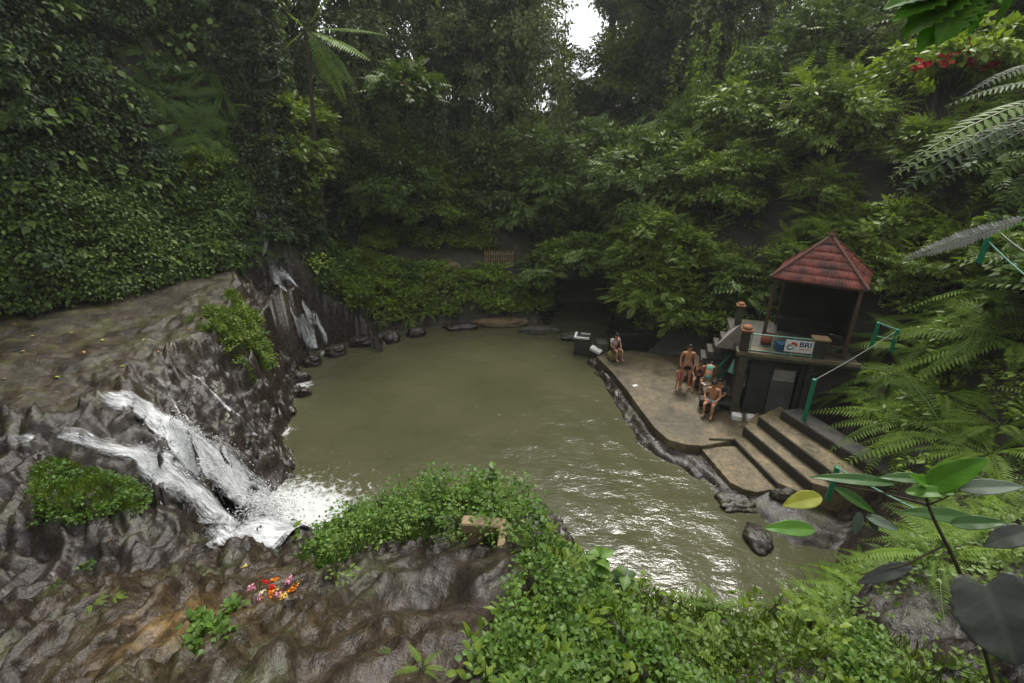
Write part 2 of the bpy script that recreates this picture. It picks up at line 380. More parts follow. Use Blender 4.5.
me=npmesh('ground',V,Fq,None,{'soil':soil.ravel(),'algae':np.clip(alg,0,1).ravel(),'brown':near_brown.ravel(),'ochre':ochre.ravel()},True)
m,t,b=mat('ground_rock',.35,.5); M['ground']=m
pos=nd(t,'ShaderNodeNewGeometry'); A=lambda n: nd(t,'ShaderNodeAttribute',attribute_name=n).outputs['Fac']
n1=noise(t,1.3,6,.65); n2=noise(t,7,6,.7); n3=noise(t,3.,3,.55,stretch=((2.2,.5,2.0),(0,0,-.44))); n4=noise(t,28,4,.7); n5_=noise(t,9.,5,.62,stretch=((1.2,.85,1.2),(0,0,-.44)))
def vedge(sc,st_):
    v=nd(t,'ShaderNodeTexVoronoi'); v.feature='DISTANCE_TO_EDGE'; v.inputs['Scale'].default_value=sc
    mp=nd(t,'ShaderNodeMapping'); mp.inputs['Scale'].default_value=st_; mp.inputs['Rotation'].default_value=(0,0,-.44)
    ad=nd(t,'ShaderNodeVectorMath'); ad.operation='ADD'; nt=nd(t,'ShaderNodeTexNoise'); nt.inputs['Scale'].default_value=2.5; nt.inputs['Detail'].default_value=4
    sc_=nd(t,'ShaderNodeVectorMath'); sc_.operation='SCALE'; sc_.inputs['Scale'].default_value=.15; t.links.new(nt.outputs['Color'],sc_.inputs[0]); t.links.new(pos.outputs['Position'],nt.inputs['Vector'])
    t.links.new(pos.outputs['Position'],ad.inputs[0]); t.links.new(sc_.outputs[0],ad.inputs[1]); t.links.new(ad.outputs[0],mp.inputs[0]); t.links.new(mp.outputs[0],v.inputs['Vector']); return v.outputs['Distance']
vc=ramp(t,math_(t,'MINIMUM',vedge(1.6,(1.5,.6,1.8)),math_(t,'ADD',vedge(4.5,(1.5,.6,1.8)),.04)),[(0,(0,0,0)),(.09,(1,1,1))])
rock=ramp(t,math_(t,'ADD',math_(t,'MULTIPLY',n3,.55),math_(t,'MULTIPLY',n5_,.45)),[(.37,(.006,.0045,.0035)),(.49,(.015,.011,.0085)),(.58,(.033,.025,.020)),(.70,(.11,.09,.078))])
rock=mixc(t,math_(t,'MULTIPLY',n2,.6),rock,(.05,.038,.028))
algc=ramp(t,math_(t,'ADD',math_(t,'MULTIPLY',n1,.5),math_(t,'MULTIPLY',n5_,.5)),[(.38,(.008,.006,.0035)),(.48,(.026,.018,.008)),(.57,(.058,.041,.017)),(.68,(.095,.074,.033))])
brown=ramp(t,math_(t,'ADD',math_(t,'MULTIPLY',n2,.5),math_(t,'MULTIPLY',n5_,.5)),[(.36,(.010,.007,.004)),(.5,(.040,.027,.014)),(.64,(.088,.062,.033))])
soilc=ramp(t,n2,[(.3,(.012,.010,.006)),(.6,(.034,.030,.014)),(.8,(.042,.055,.018))])
c=mixc(t,A('algae'),rock,algc); c=mixc(t,A('brown'),c,brown)
sx=nd(t,'ShaderNodeSeparateXYZ'); t.links.new(pos.outputs['Normal'],sx.inputs[0])
moss=math_(t,'MULTIPLY',ramp(t,n1,[(.5,(0,0,0)),(.66,(1,1,1))]),ramp(t,sx.outputs['Z'],[(.6,(0,0,0)),(.9,(1,1,1))]))
c=mixc(t,math_(t,'MULTIPLY',moss,.75),c,ramp(t,n4,[(.35,(.022,.03,.010)),(.65,(.085,.10,.028))]))
c=mixc(t,A('ochre'),c,ramp(t,n2,[(.42,(.05,.033,.016)),(.6,(.19,.12,.04))]))
c=mixc(t,A('soil'),c,soilc)
t.links.new(c,b.inputs['Base Color'])
rr=math_(t,'ADD',math_(t,'MULTIPLY',A('soil'),.45),math_(t,'ADD',math_(t,'ADD',math_(t,'MULTIPLY',n2,.4),math_(t,'MULTIPLY',A('algae'),.22)),.07)); t.links.new(rr,b.inputs['Roughness'])
hh=math_(t,'ADD',math_(t,'MULTIPLY',n3,.45),math_(t,'MULTIPLY',n2,.45)); hh=math_(t,'ADD',hh,math_(t,'ADD',math_(t,'MULTIPLY',n4,.10),math_(t,'MULTIPLY',n5_,.2)))
bump(t,b,hh,.8,.06)
me.materials.append(m); g=link('ground',me); tag(g,'wet layered rock ledges and jungle slopes around the pool',kind='structure')
# ------------------------------------------------------------------ water
wx=np.arange(-10,9,.06); wy=np.arange(5,28,.07); WX,WY=np.meshgrid(wx,wy)
fp=P(262,520,0); dF=np.hypot(WX-fp.x,(WY-fp.y))
ww=.028*np.sin(dF*5.2+1.6*fbm(WX*.5,WY*.5,0.,2))*np.exp(-dF*.13)
dR=np.hypot(WX-P(560,300,0).x,WY-P(560,300,0).y)
ww+=.012*fbm(WX*1.1,WY*1.7,0.,3)+.012*fbm(WX*3.2,WY*3.2,2.,2)+.008*np.sin(dR*4+fbm(WX*.7,WY*.7,4.,2)*3)
ww+=.12*np.exp(-(dF/1.1)**2)*(fbm(WX*3,WY*3,0.,3)+.6)
foam=np.exp(-(np.maximum(np.hypot((WX-fp.x-.4)*.8,WY-fp.y+.1)-.7,0)/.95)**1.15)
for (px,py,r) in ((275,432,.5),(215,398,0.3),(300,385,.45),(265,470,.7),(330,352,.45),(225,520,.9),(300,352,.4)):
    c=P(px,py,0); foam=np.maximum(foam,.95*np.exp(-(np.hypot((WX-c.x),WY-c.y)/r)**2))
i2=np.arange(WX.size).reshape(WX.shape)
Fw=np.stack([i2[:-1,:-1],i2[:-1,1:],i2[1:,1:],i2[1:,:-1]],-1).reshape(-1,4)
me=npmesh('pool_water',np.stack([WX,WY,ww],-1).reshape(-1,3),Fw,None,{'foam':foam.ravel()},True)
m,t,b=mat('pool_water',.04,.5)
nf=noise(t,5.5,6,.75,dist=.8); nb=noise(t,2.2,4,.6,stretch=((1,1.8,1),(0,0,.35))); nc=noise(t,7,3,.6,stretch=((1,1.6,1),(0,0,.2)))
at=nd(t,'ShaderNodeAttribute',attribute_name='foam').outputs['Fac']
ff=ramp(t,math_(t,'ADD',at,math_(t,'MULTIPLY',math_(t,'SUBTRACT',nf,.5),2.2)),[(.35,(0,0,0)),(.75,(1,1,1))])
ncol=noise(t,.35,3,.5)
wc=ramp(t,ncol,[(.3,(.058,.059,.029)),(.7,(.080,.079,.040))])
t.links.new(mixc(t,ff,wc,(.58,.59,.57)),b.inputs['Base Color'])
t.links.new(math_(t,'ADD',math_(t,'MULTIPLY',ff,.6),.07),b.inputs['Roughness'])
bump(t,b,math_(t,'ADD',nb,math_(t,'MULTIPLY',nc,.32)),.25,.12)
b.inputs['IOR'].default_value=1.33
me.materials.append(m); wo=link('pool_water',me); tag(wo,'murky olive pool water with ripples and white foam under the fall',kind='structure')
# falling water
mw,t,b=mat('falling_water',.35,.5)
uv=nd(t,'ShaderNodeUVMap').outputs[0]
na=noise(t,3.2,6,.7,vec=uv,stretch=((5.5,.7,1),(0,0,0)),dist=.4); nb=noise(t,9,4,.7,vec=uv,stretch=((3.,.8,1),(0,0,0)),dist=.3)
ed=nd(t,'ShaderNodeAttribute',attribute_name='edge').outputs['Fac']
al=math_(t,'ADD',math_(t,'ADD',math_(t,'MULTIPLY',na,.75),math_(t,'MULTIPLY',nb,.5)),ed)
al=ramp(t,al,[(.74,(0,0,0)),(.90,(.4,.4,.4)),(1.1,(.97,.97,.97))])
b.inputs['Base Color'].default_value=(.68,.69,.69,1)
tp=nd(t,'ShaderNodeBsdfTransparent'); mx=nd(t,'ShaderNodeMixShader')
t.links.new(al,mx.inputs[0]); t.links.new(tp.outputs[0],mx.inputs[1]); t.links.new(b.outputs[0],mx.inputs[2]); t.links.new(mx.outputs[0],t.nodes['Material Output'].inputs['Surface'])
bump(t,b,na,.4,.03)
def smooth_path(pts,n):
    pts=np.array(pts,float); s=np.concatenate([[0],np.cumsum(np.linalg.norm(np.diff(pts[:,:2],axis=0),axis=1))])
    q=np.linspace(0,s[-1],n); r=np.stack([np.interp(q,s,pts[:,k]) for k in range(pts.shape[1])],1)
    ker=np.ones(7)/7
    for k in range(2,pts.shape[1]): r[:,k]=np.convolve(np.pad(r[:,k],3,'edge'),ker,'valid')
    return r,q
def fall(name,pts,label,dens=.15,off=.05,layers=2,step=.05,group=None,obj=None):
    """pts: x,y,half width; draped on the ground"""
    VV=[];FF=[];UU=[];EE=[];o=0
    for L in range(layers):
        n=int(np.sum(np.linalg.norm(np.diff(np.array(pts)[:,:2],axis=0),axis=1))/step)+2
        r,q=smooth_path(pts,n); tg=np.gradient(r[:,:2],axis=0); tg/=np.linalg.norm(tg,axis=1)[:,None]+1e-9
        nn=np.stack([-tg[:,1],tg[:,0]],1); k=max(7,int(r[:,2].max()*2/.06)); uu=np.linspace(-1,1,k)
        wj=(uu[None]+.35*np.sin(q[:,None]*1.9+L*2.1+len(name))*(L>0))*r[:,None,2]*(1+.18*np.sin(q[:,None]*4.3+L)); X=r[:,None,0]+nn[:,None,0]*wj; Y=r[:,None,1]+nn[:,None,1]*wj
        Z=tz(X.ravel(),Y.ravel()).reshape(X.shape)
        zm=np.maximum(Z,-.05); 
        for _ in range(7):
            zm[1:-1]=(zm[:-2]+2*zm[1:-1]+zm[2:])/4; zm[:,1:-1]=(zm[:,:-2]+2*zm[:,1:-1]+zm[:,2:])/4
        Z=zm+off+L*.05+.035*fbm(X*3,Y*3,L*3.+1,2)+.05*(1-uu[None]**2)
        VV.append(np.stack([X,Y,Z],-1).reshape(-1,3)); ii=np.arange(n*k).reshape(n,k)+o; o+=n*k
        FF.append(np.stack([ii[:-1,:-1],ii[:-1,1:],ii[1:,1:],ii[1:,:-1]],-1).reshape(-1,4))
        s3=np.concatenate([[0],np.cumsum(np.linalg.norm(np.diff(np.stack([r[:,0],r[:,1],Z[:,k//2]],1),axis=0),axis=1))])
        UU.append(np.stack([np.broadcast_to(uu[None]*r[:,None,2]+L*3.3,X.shape),np.broadcast_to(s3[:,None],X.shape)],-1).reshape(-1,2))
        EE.append((dens+.1-.75*np.abs(uu[None])**2+.25*fbm(X*2.2,Y*2.2,L*5.,3)-.10*L-.25*np.exp(-q[:,None]/.25)).ravel())
    me=npmesh(name,np.concatenate(VV),np.concatenate(FF),mw,{'edge':np.concatenate(EE)},True,np.concatenate(UU))
    o=link(name,me); tag(o,label,kind='structure'); return o
def gp(px,py,w): h=hit(px,py); return (h.x,h.y,w)
def gps(*q): return [gp(*a) for a in q]
fall('waterfall',gps((100,397,.22),(125,404,.38),(150,418,.45),(180,442,.55),(208,466,.65),(235,490,.8),(258,512,.9),(280,524,.9),(300,530,.8)),'main white waterfall pouring off the brown ledge into the pool',.30,.05,4)
fall('waterfall_strand',gps((118,400,.1),(150,410,.16),(180,430,.2),(205,448,.25),(232,470,.35)),'upper strand of the main waterfall along its right side',.3,.11,1)
fall('lower_waterfall',gps((60,440,.12),(100,452,.22),(140,462,.34),(170,478,.45),(200,498,.55),(228,518,.65),(252,530,.7),(285,538,.7)),'lower white chute of water running beside the grass patch',.28,.05,3)
fall('stream',[(-16,7.7,.5),(-13,7.75,.5),(-11,7.8,.4),(-9.2,7.9,.25)],'shallow stream trickling over the ledge toward the falls',.02,.02,1)
fall('thin_waterfall',gps((148,370,.05),(168,392,.08),(188,420,.10),(208,448,.13),(228,470,.2)),'thin water strand down the dark rock right of the main fall',.2,.05,1)
fall('side_waterfall',gps((182,366,.04),(208,390,.08),(235,412,.11),(258,436,.15)),'narrow water strand falling toward the ochre streaked boulder',.2,.05,1)
fall('far_cascade',gps((268,258,.30),(276,278,.2),(288,298,.13),(300,320,.14),(311,344,.2),(318,352,.26)),'far cascade tumbling over rubble at the back left corner',.24,.09,3)
fall('far_cascade_strand',gps((276,276,.1),(300,294,.1),(316,318,.12),(328,346,.16)),'second strand of the far cascade at its right',.3,.08,1)
fall('upper_waterfall',gps((246,160,.10),(250,190,.13),(257,215,.16),(264,240,.25),(269,260,.4)),'faint upper waterfall down the green cliff cleft',.24,.35,2,.03)
# spray droplets
N=2600; a=rng.random(N)*6.283; rr_=np.abs(rng.normal(0,.55,N)); c0=np.stack([fp.x-.2+rr_*np.cos(a)*1.3,fp.y+rr_*np.sin(a),.02+np.abs(rng.normal(0,.28,N))],1)
N2=900; tt_=rng.random(N2)**.7; pth=np.array([tuple(hit(*q)) for q in ((150,418),(180,442),(208,466),(235,490),(258,512),(275,528))]); ti=np.linspace(0,1,6); c1=np.stack([np.interp(tt_,ti,pth[:,0]),np.interp(tt_,ti,pth[:,1])+rng.normal(0,.3,N2),np.zeros(N2)],1); c1[:,2]=np.maximum(tz(c1[:,0],c1[:,1]),0)+.08+np.abs(rng.normal(0,.12,N2))
c0=np.concatenate([c0,c1]); sz=rng.uniform(.006,.02,len(c0))
tet=np.array([(1,1,1),(1,-1,-1),(-1,1,-1),(-1,-1,1)],float)
VV=(c0[:,None]+tet[None]*sz[:,None,None]).reshape(-1,3); ff_=np.array([(0,1,2),(0,3,1),(0,2,3),(1,3,2)]); FF=(np.arange(len(c0))[:,None,None]*4+ff_[None]).reshape(-1,3)
o=link('spray',npmesh('spray',VV,FF,flat('spray_white',(.6,.6,.6),.3))); tag(o,'white spray droplets thrown up at the foot of the fall','spray',kind='stuff')
# ------------------------------------------------------------------ foliage generators
def nrm(a): return a/(np.linalg.norm(a,axis=-1,keepdims=True)+1e-9)
def leaves(pos,d,up,L,W,hi=False,droop=.15,fold=.25):
    n=len(pos); L=np.broadcast_to(L,(n,))[:,None]; W=np.broadcast_to(W,(n,))[:,None]; d=nrm(d); s=nrm(np.cross(d,up)); up2=np.cross(s,d)
    if not hi:
        v=np.stack([pos,pos+d*L*.42+s*W+up2*W*fold,pos+d*L-up2*L*droop,pos+d*L*.42-s*W+up2*W*fold],1)
        f=np.array([(0,1,2),(0,2,3)]); k=4
    else:
        v=np.stack([pos,pos+d*L*.2+s*W*.75+up2*W*fold,pos+d*L*.5+s*W+up2*W*fold,pos+d*L*.8+s*W*.5+up2*(W*fold-L*droop*.5),pos+d*L-up2*L*droop,
                    pos+d*L*.8-s*W*.5+up2*(W*fold-L*droop*.5),pos+d*L*.5-s*W+up2*W*fold,pos+d*L*.2-s*W*.75+up2*W*fold,pos+d*L*.5],1)
        f=np.array([(0,1,8),(1,2,8),(2,3,8),(3,4,8),(4,5,8),(5,6,8),(6,7,8),(7,0,8)]); k=9
    V=v.reshape(-1,3); Fc=(np.arange(n)[:,None,None]*k+f[None]).reshape(-1,3)
    tint=np.repeat(rng.random(n)*.85+.0,k); return V,Fc,tint
def merge(parts):
    V=[];Fc=[];T=[];o=0
    for v,f,t_ in parts: V.append(v);Fc.append(f+o);T.append(t_);o+=len(v)
    return np.concatenate(V),np.concatenate(Fc),np.concatenate(T)
def rdir(n): return nrm(rng.normal(size=(n,3)))
def clump_leaves(cen,rad,nper,L,W,out=None,hi=False,flatz=.55,drop=.3):
    """leaf clusters: cen (k,3), rad (k,), leaves in a flattened lump, tips outward and down, faces up/out"""
    k=len(cen); cid=np.repeat(np.arange(k),nper); n=len(cid)
    q=rdir(n)*(rng.random((n,1))**.45); q[:,2]*=flatz
    pos=cen[cid]+q*rad[cid][:,None]
    o=q.copy() if out is None else q+.7*out[cid]
    o=nrm(o)+rng.normal(0,.45,(n,3)); o[:,2]-=drop
    up=np.array([0,0,1.])+rng.normal(0,.45,(n,3))+(0 if out is None else .5*out[cid])
    l=L*rng.uniform(.6,1.3,n); V_,F_,T_=leaves(pos,o,up,l,l*W,hi)
    kk=9 if hi else 4
    ct=rng.random(k)*.5; T_=np.clip(T_*.6+np.repeat(ct[cid],kk),0,1)
    return V_,F_,T_
def pinnate(pos,d,up,L,pairs,lf,W,arch=.35,tip=.2):
    """compound leaf / fern frond arrays. pos,d,up (n,3), L (n,), lf = leaflet length relative to L"""
    n=len(pos); d=nrm(d); s=nrm(np.cross(d,up)); up2=np.cross(s,d); L=np.broadcast_to(L,(n,))
    ts=np.linspace(.12,1,pairs); P_=[];D_=[];U_=[];LL=[];R_=[]
    for t_ in ts:
        base=pos+d*(L*t_)[:,None]-up2*(L*arch*t_*t_)[:,None]
        tang=nrm(d-up2*(2*arch*t_)); upl=np.cross(s,tang)
        ll=L*lf*np.minimum(1.,1.6*t_+.25)*(1-(t_**2.2)*(1-tip))*rng.uniform(.88,1.1,n)
        for sg in (-1,1):
            P_.append(base); D_.append(s*sg*1.+tang*.45-upl*.12); U_.append(upl+rng.normal(0,.12,(n,3))); LL.append(ll)
    V1,F1,T1=leaves(np.concatenate(P_),np.concatenate(D_),np.concatenate(U_),np.concatenate(LL),np.concatenate(LL)*W,False,.12,.2)
    ft=np.tile(rng.random(n)*.7,2*pairs); T1=np.clip(.3*T1+np.repeat(ft,4),0,1)
    # rachis as thin strip
    tr=np.linspace(0,1,6); c=[];
    for t_ in tr: c.append(pos+d*(L*t_)[:,None]-up2*(L*arch*t_*t_)[:,None])
    c=np.stack(c,1); w=(.007*L[:,None]*(1.15-tr)[None]+.001)[...,None]
    Vr=np.stack([c-s[:,None]*w,c+s[:,None]*w],2).reshape(-1,3); b=np.arange(n)[:,None]*12+np.arange(5)[None]*2
    b=b.ravel(); Fr=np.concatenate([np.stack([b,b+1,b+3],1),np.stack([b,b+3,b+2],1)])
    return merge([(V1,F1,T1),(Vr,Fr,np.full(len(Vr),.4))])
def fern_parts(n,L,pairs=20,lf=.2,W=.11,rise=.75,arch=.55,az=None,spread=1.):
    az=(np.arange(n)/n*2*np.pi+rng.normal(0,.25,n)) if az is None else az
    el=rise*rng.uniform(.6,1.25,n)
    d=np.stack([np.cos(az)*spread,np.sin(az)*spread,el],1); up=np.array([0,0,1.])[None]-nrm(d)*0+np.zeros((n,3))
    pos=np.stack([np.cos(az)*.04,np.sin(az)*.04,np.zeros(n)],1)
    return pinnate(pos,d,up,L*rng.uniform(.7,1.15,n),pairs,lf,W,arch)
MESH={}
def mesh_fern(key,n,L,mt,**k):
    V_,F_,T_=fern_parts(n,L,**k); MESH[key]=npmesh('fern',V_,F_,M[mt],{'tint':T_}); return MESH[key]
for i in range(4): mesh_fern(f'fern{i}',10+i,1.,'fern',pairs=27,lf=.17,W=.13,arch=.62)
for i in range(3): mesh_fern(f'dfern{i}',10+i,1.,'fern_dark',pairs=26,lf=.16,W=.13,rise=.5,arch=.75)
def crown_mesh(key,mt,R0,H,nclump,nper,L,W,pin=False,rad=(.45,.85),bottom=-.5,seed=0,layers=0):
    """lumpy crown around origin: half width R0, half height H"""
    d=rdir(nclump*3); d=d[d[:,2]>bottom][:nclump]; k=len(d)
    lump=1+.45*fbm(d[:,0]*1.6+seed,d[:,1]*1.6,d[:,2]*1.6,3)
    rr=(rng.random(k)**.4)*lump
    cen=d*rr[:,None]*np.array([R0,R0,H]); rads=rng.uniform(*rad,k)
    parts=[clump_leaves(cen,rads,nper,L,W,out=d)]
    if pin:
        n=k*pin; cid=np.repeat(np.arange(k),pin); dd=nrm(d[cid]*.8+rng.normal(0,.6,(n,3))*np.array([1,1,.35])); dd[:,2]=dd[:,2]*.5+.1
        parts.append(pinnate(cen[cid]+rng.normal(0,.15,(n,3)),dd,np.array([0,0,1.])+rng.normal(0,.25,(n,3)),rng.uniform(.5,.9,n)*L*5,8,.28,.2,.25,.4))
    V_,F_,T_=merge(parts); MESH[key]=npmesh('crown',V_,F_,M[mt],{'tint':T_}); MESH[key+'_c']=cen; return cen
def limbs_mesh(key,base,cen,trunk_h,r0,frac=.35,r1=None,lean=0.):
    k=max(5,int(len(cen)*frac)); pick=rng.choice(len(cen),min(k,26),replace=False); ps=[]
    n=9; tt=np.linspace(0,1,n); tr=np.stack([.25*np.sin(tt*3+base)*tt,.22*np.cos(tt*2.3+base)*tt,tt*trunk_h],1); tr[:,:2]-=tr[0,:2]
    r1=r1 or r0*.45; rad=r0+(r1-r0)*tt; rad[0]*=1.35
    ps.append((tr,rad))
    for c in cen[pick]:
        c=np.array(c)+np.array([0,0,trunk_h]); h0=rng.uniform(.55,1.); a=np.array([np.interp(h0,tt,tr[:,j]) for j in range(3)])
        mid=a*.5+c*.5+np.array([0,0,.25*np.linalg.norm(c-a)*.3]); q=np.linspace(0,1,5)[:,None]
        pts=(1-q)**2*a+2*q*(1-q)*mid+q*q*c; ps.append((pts,np.interp(np.linspace(0,1,5),[0,1],[r1*.55,.02])))
    V_,F_=tube(ps,7); MESH[key]=npmesh('trunk',V_,F_,M['bark'],None,True)
# tree kinds (crown around origin, trunk top at origin height trunk_h)
TREES={}
def tree_kind(key,mt,R0,H,nc,nper,L,W,th,r0,pin=False,rad=(.5,1.),bottom=-.6,vine=False):
    cen=crown_mesh(key+'_crown',mt,R0,H,nc,nper,L,W,pin,rad,bottom,seed=len(TREES)*3.1)
    limbs_mesh(key+'_trunk',len(TREES)*1.7,cen,th,r0)
    TREES[key]=dict(th=th,vine=None)
    if vine:
        n=int(th*230); z=rng.random(n)*th*.95+.3; a=rng.random(n)*6.283; rr=(r0+.12+np.abs(rng.normal(0,.28,n)))*(1+.4*fbm(z*.5,a*0,2.,2))
        pos=np.stack([np.cos(a)*rr,np.sin(a)*rr,z],1); d=np.stack([np.cos(a)*.5,np.sin(a)*.5,-np.ones(n)],1)+rng.normal(0,.3,(n,3))
        up=np.stack([np.cos(a),np.sin(a),np.full(n,.5)],1); l=rng.uniform(.12,.3,n)
        V_,F_,T_=leaves(pos,d,up,l,l*.33); MESH[key+'_vine']=npmesh('vines',V_,F_,M['leaf_c'],{'tint':T_}); TREES[key]['vine']=1
def put_tree(name,key,x,y,label,cat,group,s=1.,rz=None,dz=0.,z=None,sz=None):
    T_=TREES[key]; z=(tz(x,y)[0] if z is None else z)-.15+dz
    r=empty(name,(x,y,z),random.random()*6.28 if rz is None else rz); r.scale=(s,s,sz or s); tag(r,label,cat,group)
    tr=link('trunk',MESH[key+'_trunk'],None,r)
    c=link('crown',MESH[key+'_crown'],None,r,(0,0,T_['th']))
    if T_['vine']: link('vines',MESH[key+'_vine'],None,r)
    return r
# forest trees (tall, crowns high)
tree_kind('tall0','leaf_d',3.6,3.6,120,85,.27,.30,10.5,.34,rad=(.6,1.2),vine=True)
tree_kind('tall1','leaf_d',3.0,4.2,115,85,.26,.32,10.,.28,rad=(.5,1.1),vine=True)
tree_kind('tall2','leaf_a',3.4,3.0,110,85,.28,.30,9.,.26,rad=(.5,1.1))
tree_kind('tall3','leaf_d',2.4,4.8,120,80,.25,.30,9.,.3,rad=(.5,1.),vine=True,bottom=-1)
# bushy hillside trees (crown nearly to the ground)
tree_kind('hill0','leaf_b',2.1,1.9,110,80,.21,.30,2.2,.14,pin=3,rad=(.35,.7))
tree_kind('hill1','leaf_b',1.9,1.7,100,75,.20,.27,1.9,.12,pin=5,rad=(.35,.6))
tree_kind('hill2','leaf_a',2.3,2.3,130,75,.22,.24,2.6,.16,pin=4,rad=(.35,.7))
tree_kind('hill3','leaf_d',2.2,2.0,120,75,.20,.32,2.3,.14,rad=(.4,.75))
# shrubs
def shrub_kind(key,mt,R0,H,nc,nper,L,W,pin=False,rad=(.2,.4)):
    cen=crown_mesh(key+'_crown',mt,R0,H,nc,nper,L,W,pin,rad,-.15,seed=len(TREES)*2.3+.5)
    ps=[]
    for c in cen[:min(14,len(cen))]:
        q=np.linspace(0,1,5)[:,None]; c=np.array(c); ps.append(((np.array([c[0]*.15,c[1]*.15,-.45])*(1-q)+c*q)+np.array([0,0,.12])*np.sin(q*3.14),np.linspace(.022,.008,5)))
    V_,F_=tube(ps,5); MESH[key+'_trunk']=npmesh('stems',V_,F_,M['twig'],None,True); TREES[key]=dict(th=0,vine=None)
shrub_kind('sh0','leaf_b',1.1,.8,42,60,.15,.3,pin=3)
shrub_kind('sh1','leaf_b',1.2,.95,48,60,.16,.32)
shrub_kind('sh2','leaf_b',1.0,.8,38,45,.14,.24,pin=6)
shrub_kind('sh3','leaf_a',1.15,.9,42,50,.2,.36,pin=2)
def put_shrub(name,key,x,y,label,cat,group,s=1.,z=None,sz=None,tilt=None):
    z=(tz(x,y)[0] if z is None else z)+.35*s
    r=empty(name,(x,y,z),random.random()*6.28); r.scale=(s,s,sz or s); tag(r,label,cat,group)
    link('stems',MESH[key+'_trunk'],None,r); link('crown',MESH[key+'_crown'],None,r); return r
ORD=['','second ','third ','fourth ','fifth ','sixth ','seventh ','eighth ','ninth ','tenth ','eleventh ','twelfth ','thirteenth ','fourteenth ','fifteenth ','sixteenth ','seventeenth ','eighteenth ','nineteenth ','twentieth ']
def ordlabel(objs,what,where):
    """rank the members of one zone from the left of the photograph"""
    bpy.context.view_layer.update()
    q=sorted(objs,key=lambda o: proj(*o.matrix_world.translation)[0])
    n=len(q)
    for i,o in enumerate(q):
        if n==1: s=f'{what} {where}'
        elif i==n-1: s=f'rightmost {what} {where}'
        elif i<20: s=f'{"leftmost" if i==0 else ORD[i].strip()+" from left,"} {what} {where}'
        else: s=f'{ORD[min(n-1-i,19)].strip()} from right, {what} {where}'
        o['label']=s
def vis_px(x,y,z,r,boxes):
    px,py,d=proj(x,y,z); R_=r*F/max(d,.1)
    for (a,b,c,e,dm) in boxes:
        if d<dm and px+R_>a and px-R_<c and py+R_>b and py-R_<e: return False
    return True
KEEP=[(565,240,888,520,17.),(255,330,640,560,19.5),(440,245,535,275,24.8),(460,308,535,330,24)]
# ---- surface sampling for ground-covering foliage
cA=V[Fq].mean(1); e1=V[Fq[:,2]]-V[Fq[:,0]]; e2=V[Fq[:,3]]-V[Fq[:,1]]; nA=np.cross(e1,e2)/2; ar=np.linalg.norm(nA,axis=1); nA=nA/ar[:,None]
def sample(mask,n,jit=.5):
    w=ar*mask; ci=rng.choice(len(cA),n,p=w/w.sum()); a_=rng.uniform(-1,1,(n,1)); b_=rng.uniform(-1,1,(n,1)); p=cA[ci]+(a_+b_)/4*e1[ci]+(a_-b_)/4*e2[ci]
    return p,nA[ci]
fx,fy,fz=cA[:,0],cA[:,1],cA[:,2]; outv=~inside(fx,fy,VAL); dv,_,_=segdist(fx,fy,VAL)
# visible half only: skip ground hidden behind the camera
fr=(fy>0.3)&(fy<48)
def cover(name,mask,nclump,nper,L,W,rad,mt,label,cat,hi=False,off=.1,droop=.3,pin=0,pinL=.6,hang=0.,sizes=(.7,1.3),mound=0.):
    p,n=sample(mask.astype(float),nclump); p=p+n*(mound*np.clip(fbm(p[:,0]*1.7,p[:,1]*1.7,7.,3)+.25,0,1)*rng.random(nclump)**.5)[:,None]; rads=rad*rng.uniform(*sizes,nclump)
    parts=[clump_leaves(p+n*(off+rads[:,None]*.35*rng.random((nclump,1))),rads,nper,L,W,out=n,hi=hi,drop=droop+hang)]
    if pin:
        q,m_=sample(mask.astype(float),pin); d=nrm(m_*.9+rng.normal(0,.6,(pin,3))); d[:,2]=d[:,2]*.4-hang*.5+.25
        parts.append(pinnate(q+m_*off,d,m_*.4+np.array([0,0,1.])+rng.normal(0,.2,(pin,3)),pinL*rng.uniform(.6,1.2,pin),13,.22,.15,.4,.25))
    V_,F_,T_=merge(parts); o=link(name,npmesh(name,V_,F_,M[mt],{'tint':T_})); tag(o,label,cat,kind='stuff'); return o
_d=np.maximum(fy*math.cos(PT)-(fz-CH)*math.sin(PT),.1)
_px=512+F*fx/_d; _py=341.5-F*(fy*math.sin(PT)+(fz-CH)*math.cos(PT))/_d
def scr0(a,b,c,d): return (_px>a)&(_px<b)&(_py>c)&(_py<d)
nz=fbm(fx*.35,fy*.35,fz*.35,3)
leftcliff=outv&fr&(fx<-8.6)&(fy<26)&(fy>4)&(fz<24)
fallgap,_,_=segdist(fx,fy,[(-11.6,22.2),(-10.7,20.9),(-10.2,20.2),(-9.8,19.3)],False); leftcliff&=((fallgap>.22)|(fz>8.5))
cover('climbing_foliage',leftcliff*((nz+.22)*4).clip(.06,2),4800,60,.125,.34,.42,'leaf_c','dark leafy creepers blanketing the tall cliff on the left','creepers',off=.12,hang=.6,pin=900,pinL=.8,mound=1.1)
cover('broad_creepers',leftcliff*(nz>-.1),650,16,.26,.36,.5,'leaf_a','larger leaved creepers scattered over the left cliff','creepers',hi=True,off=.25,hang=.4,mound=1.1)
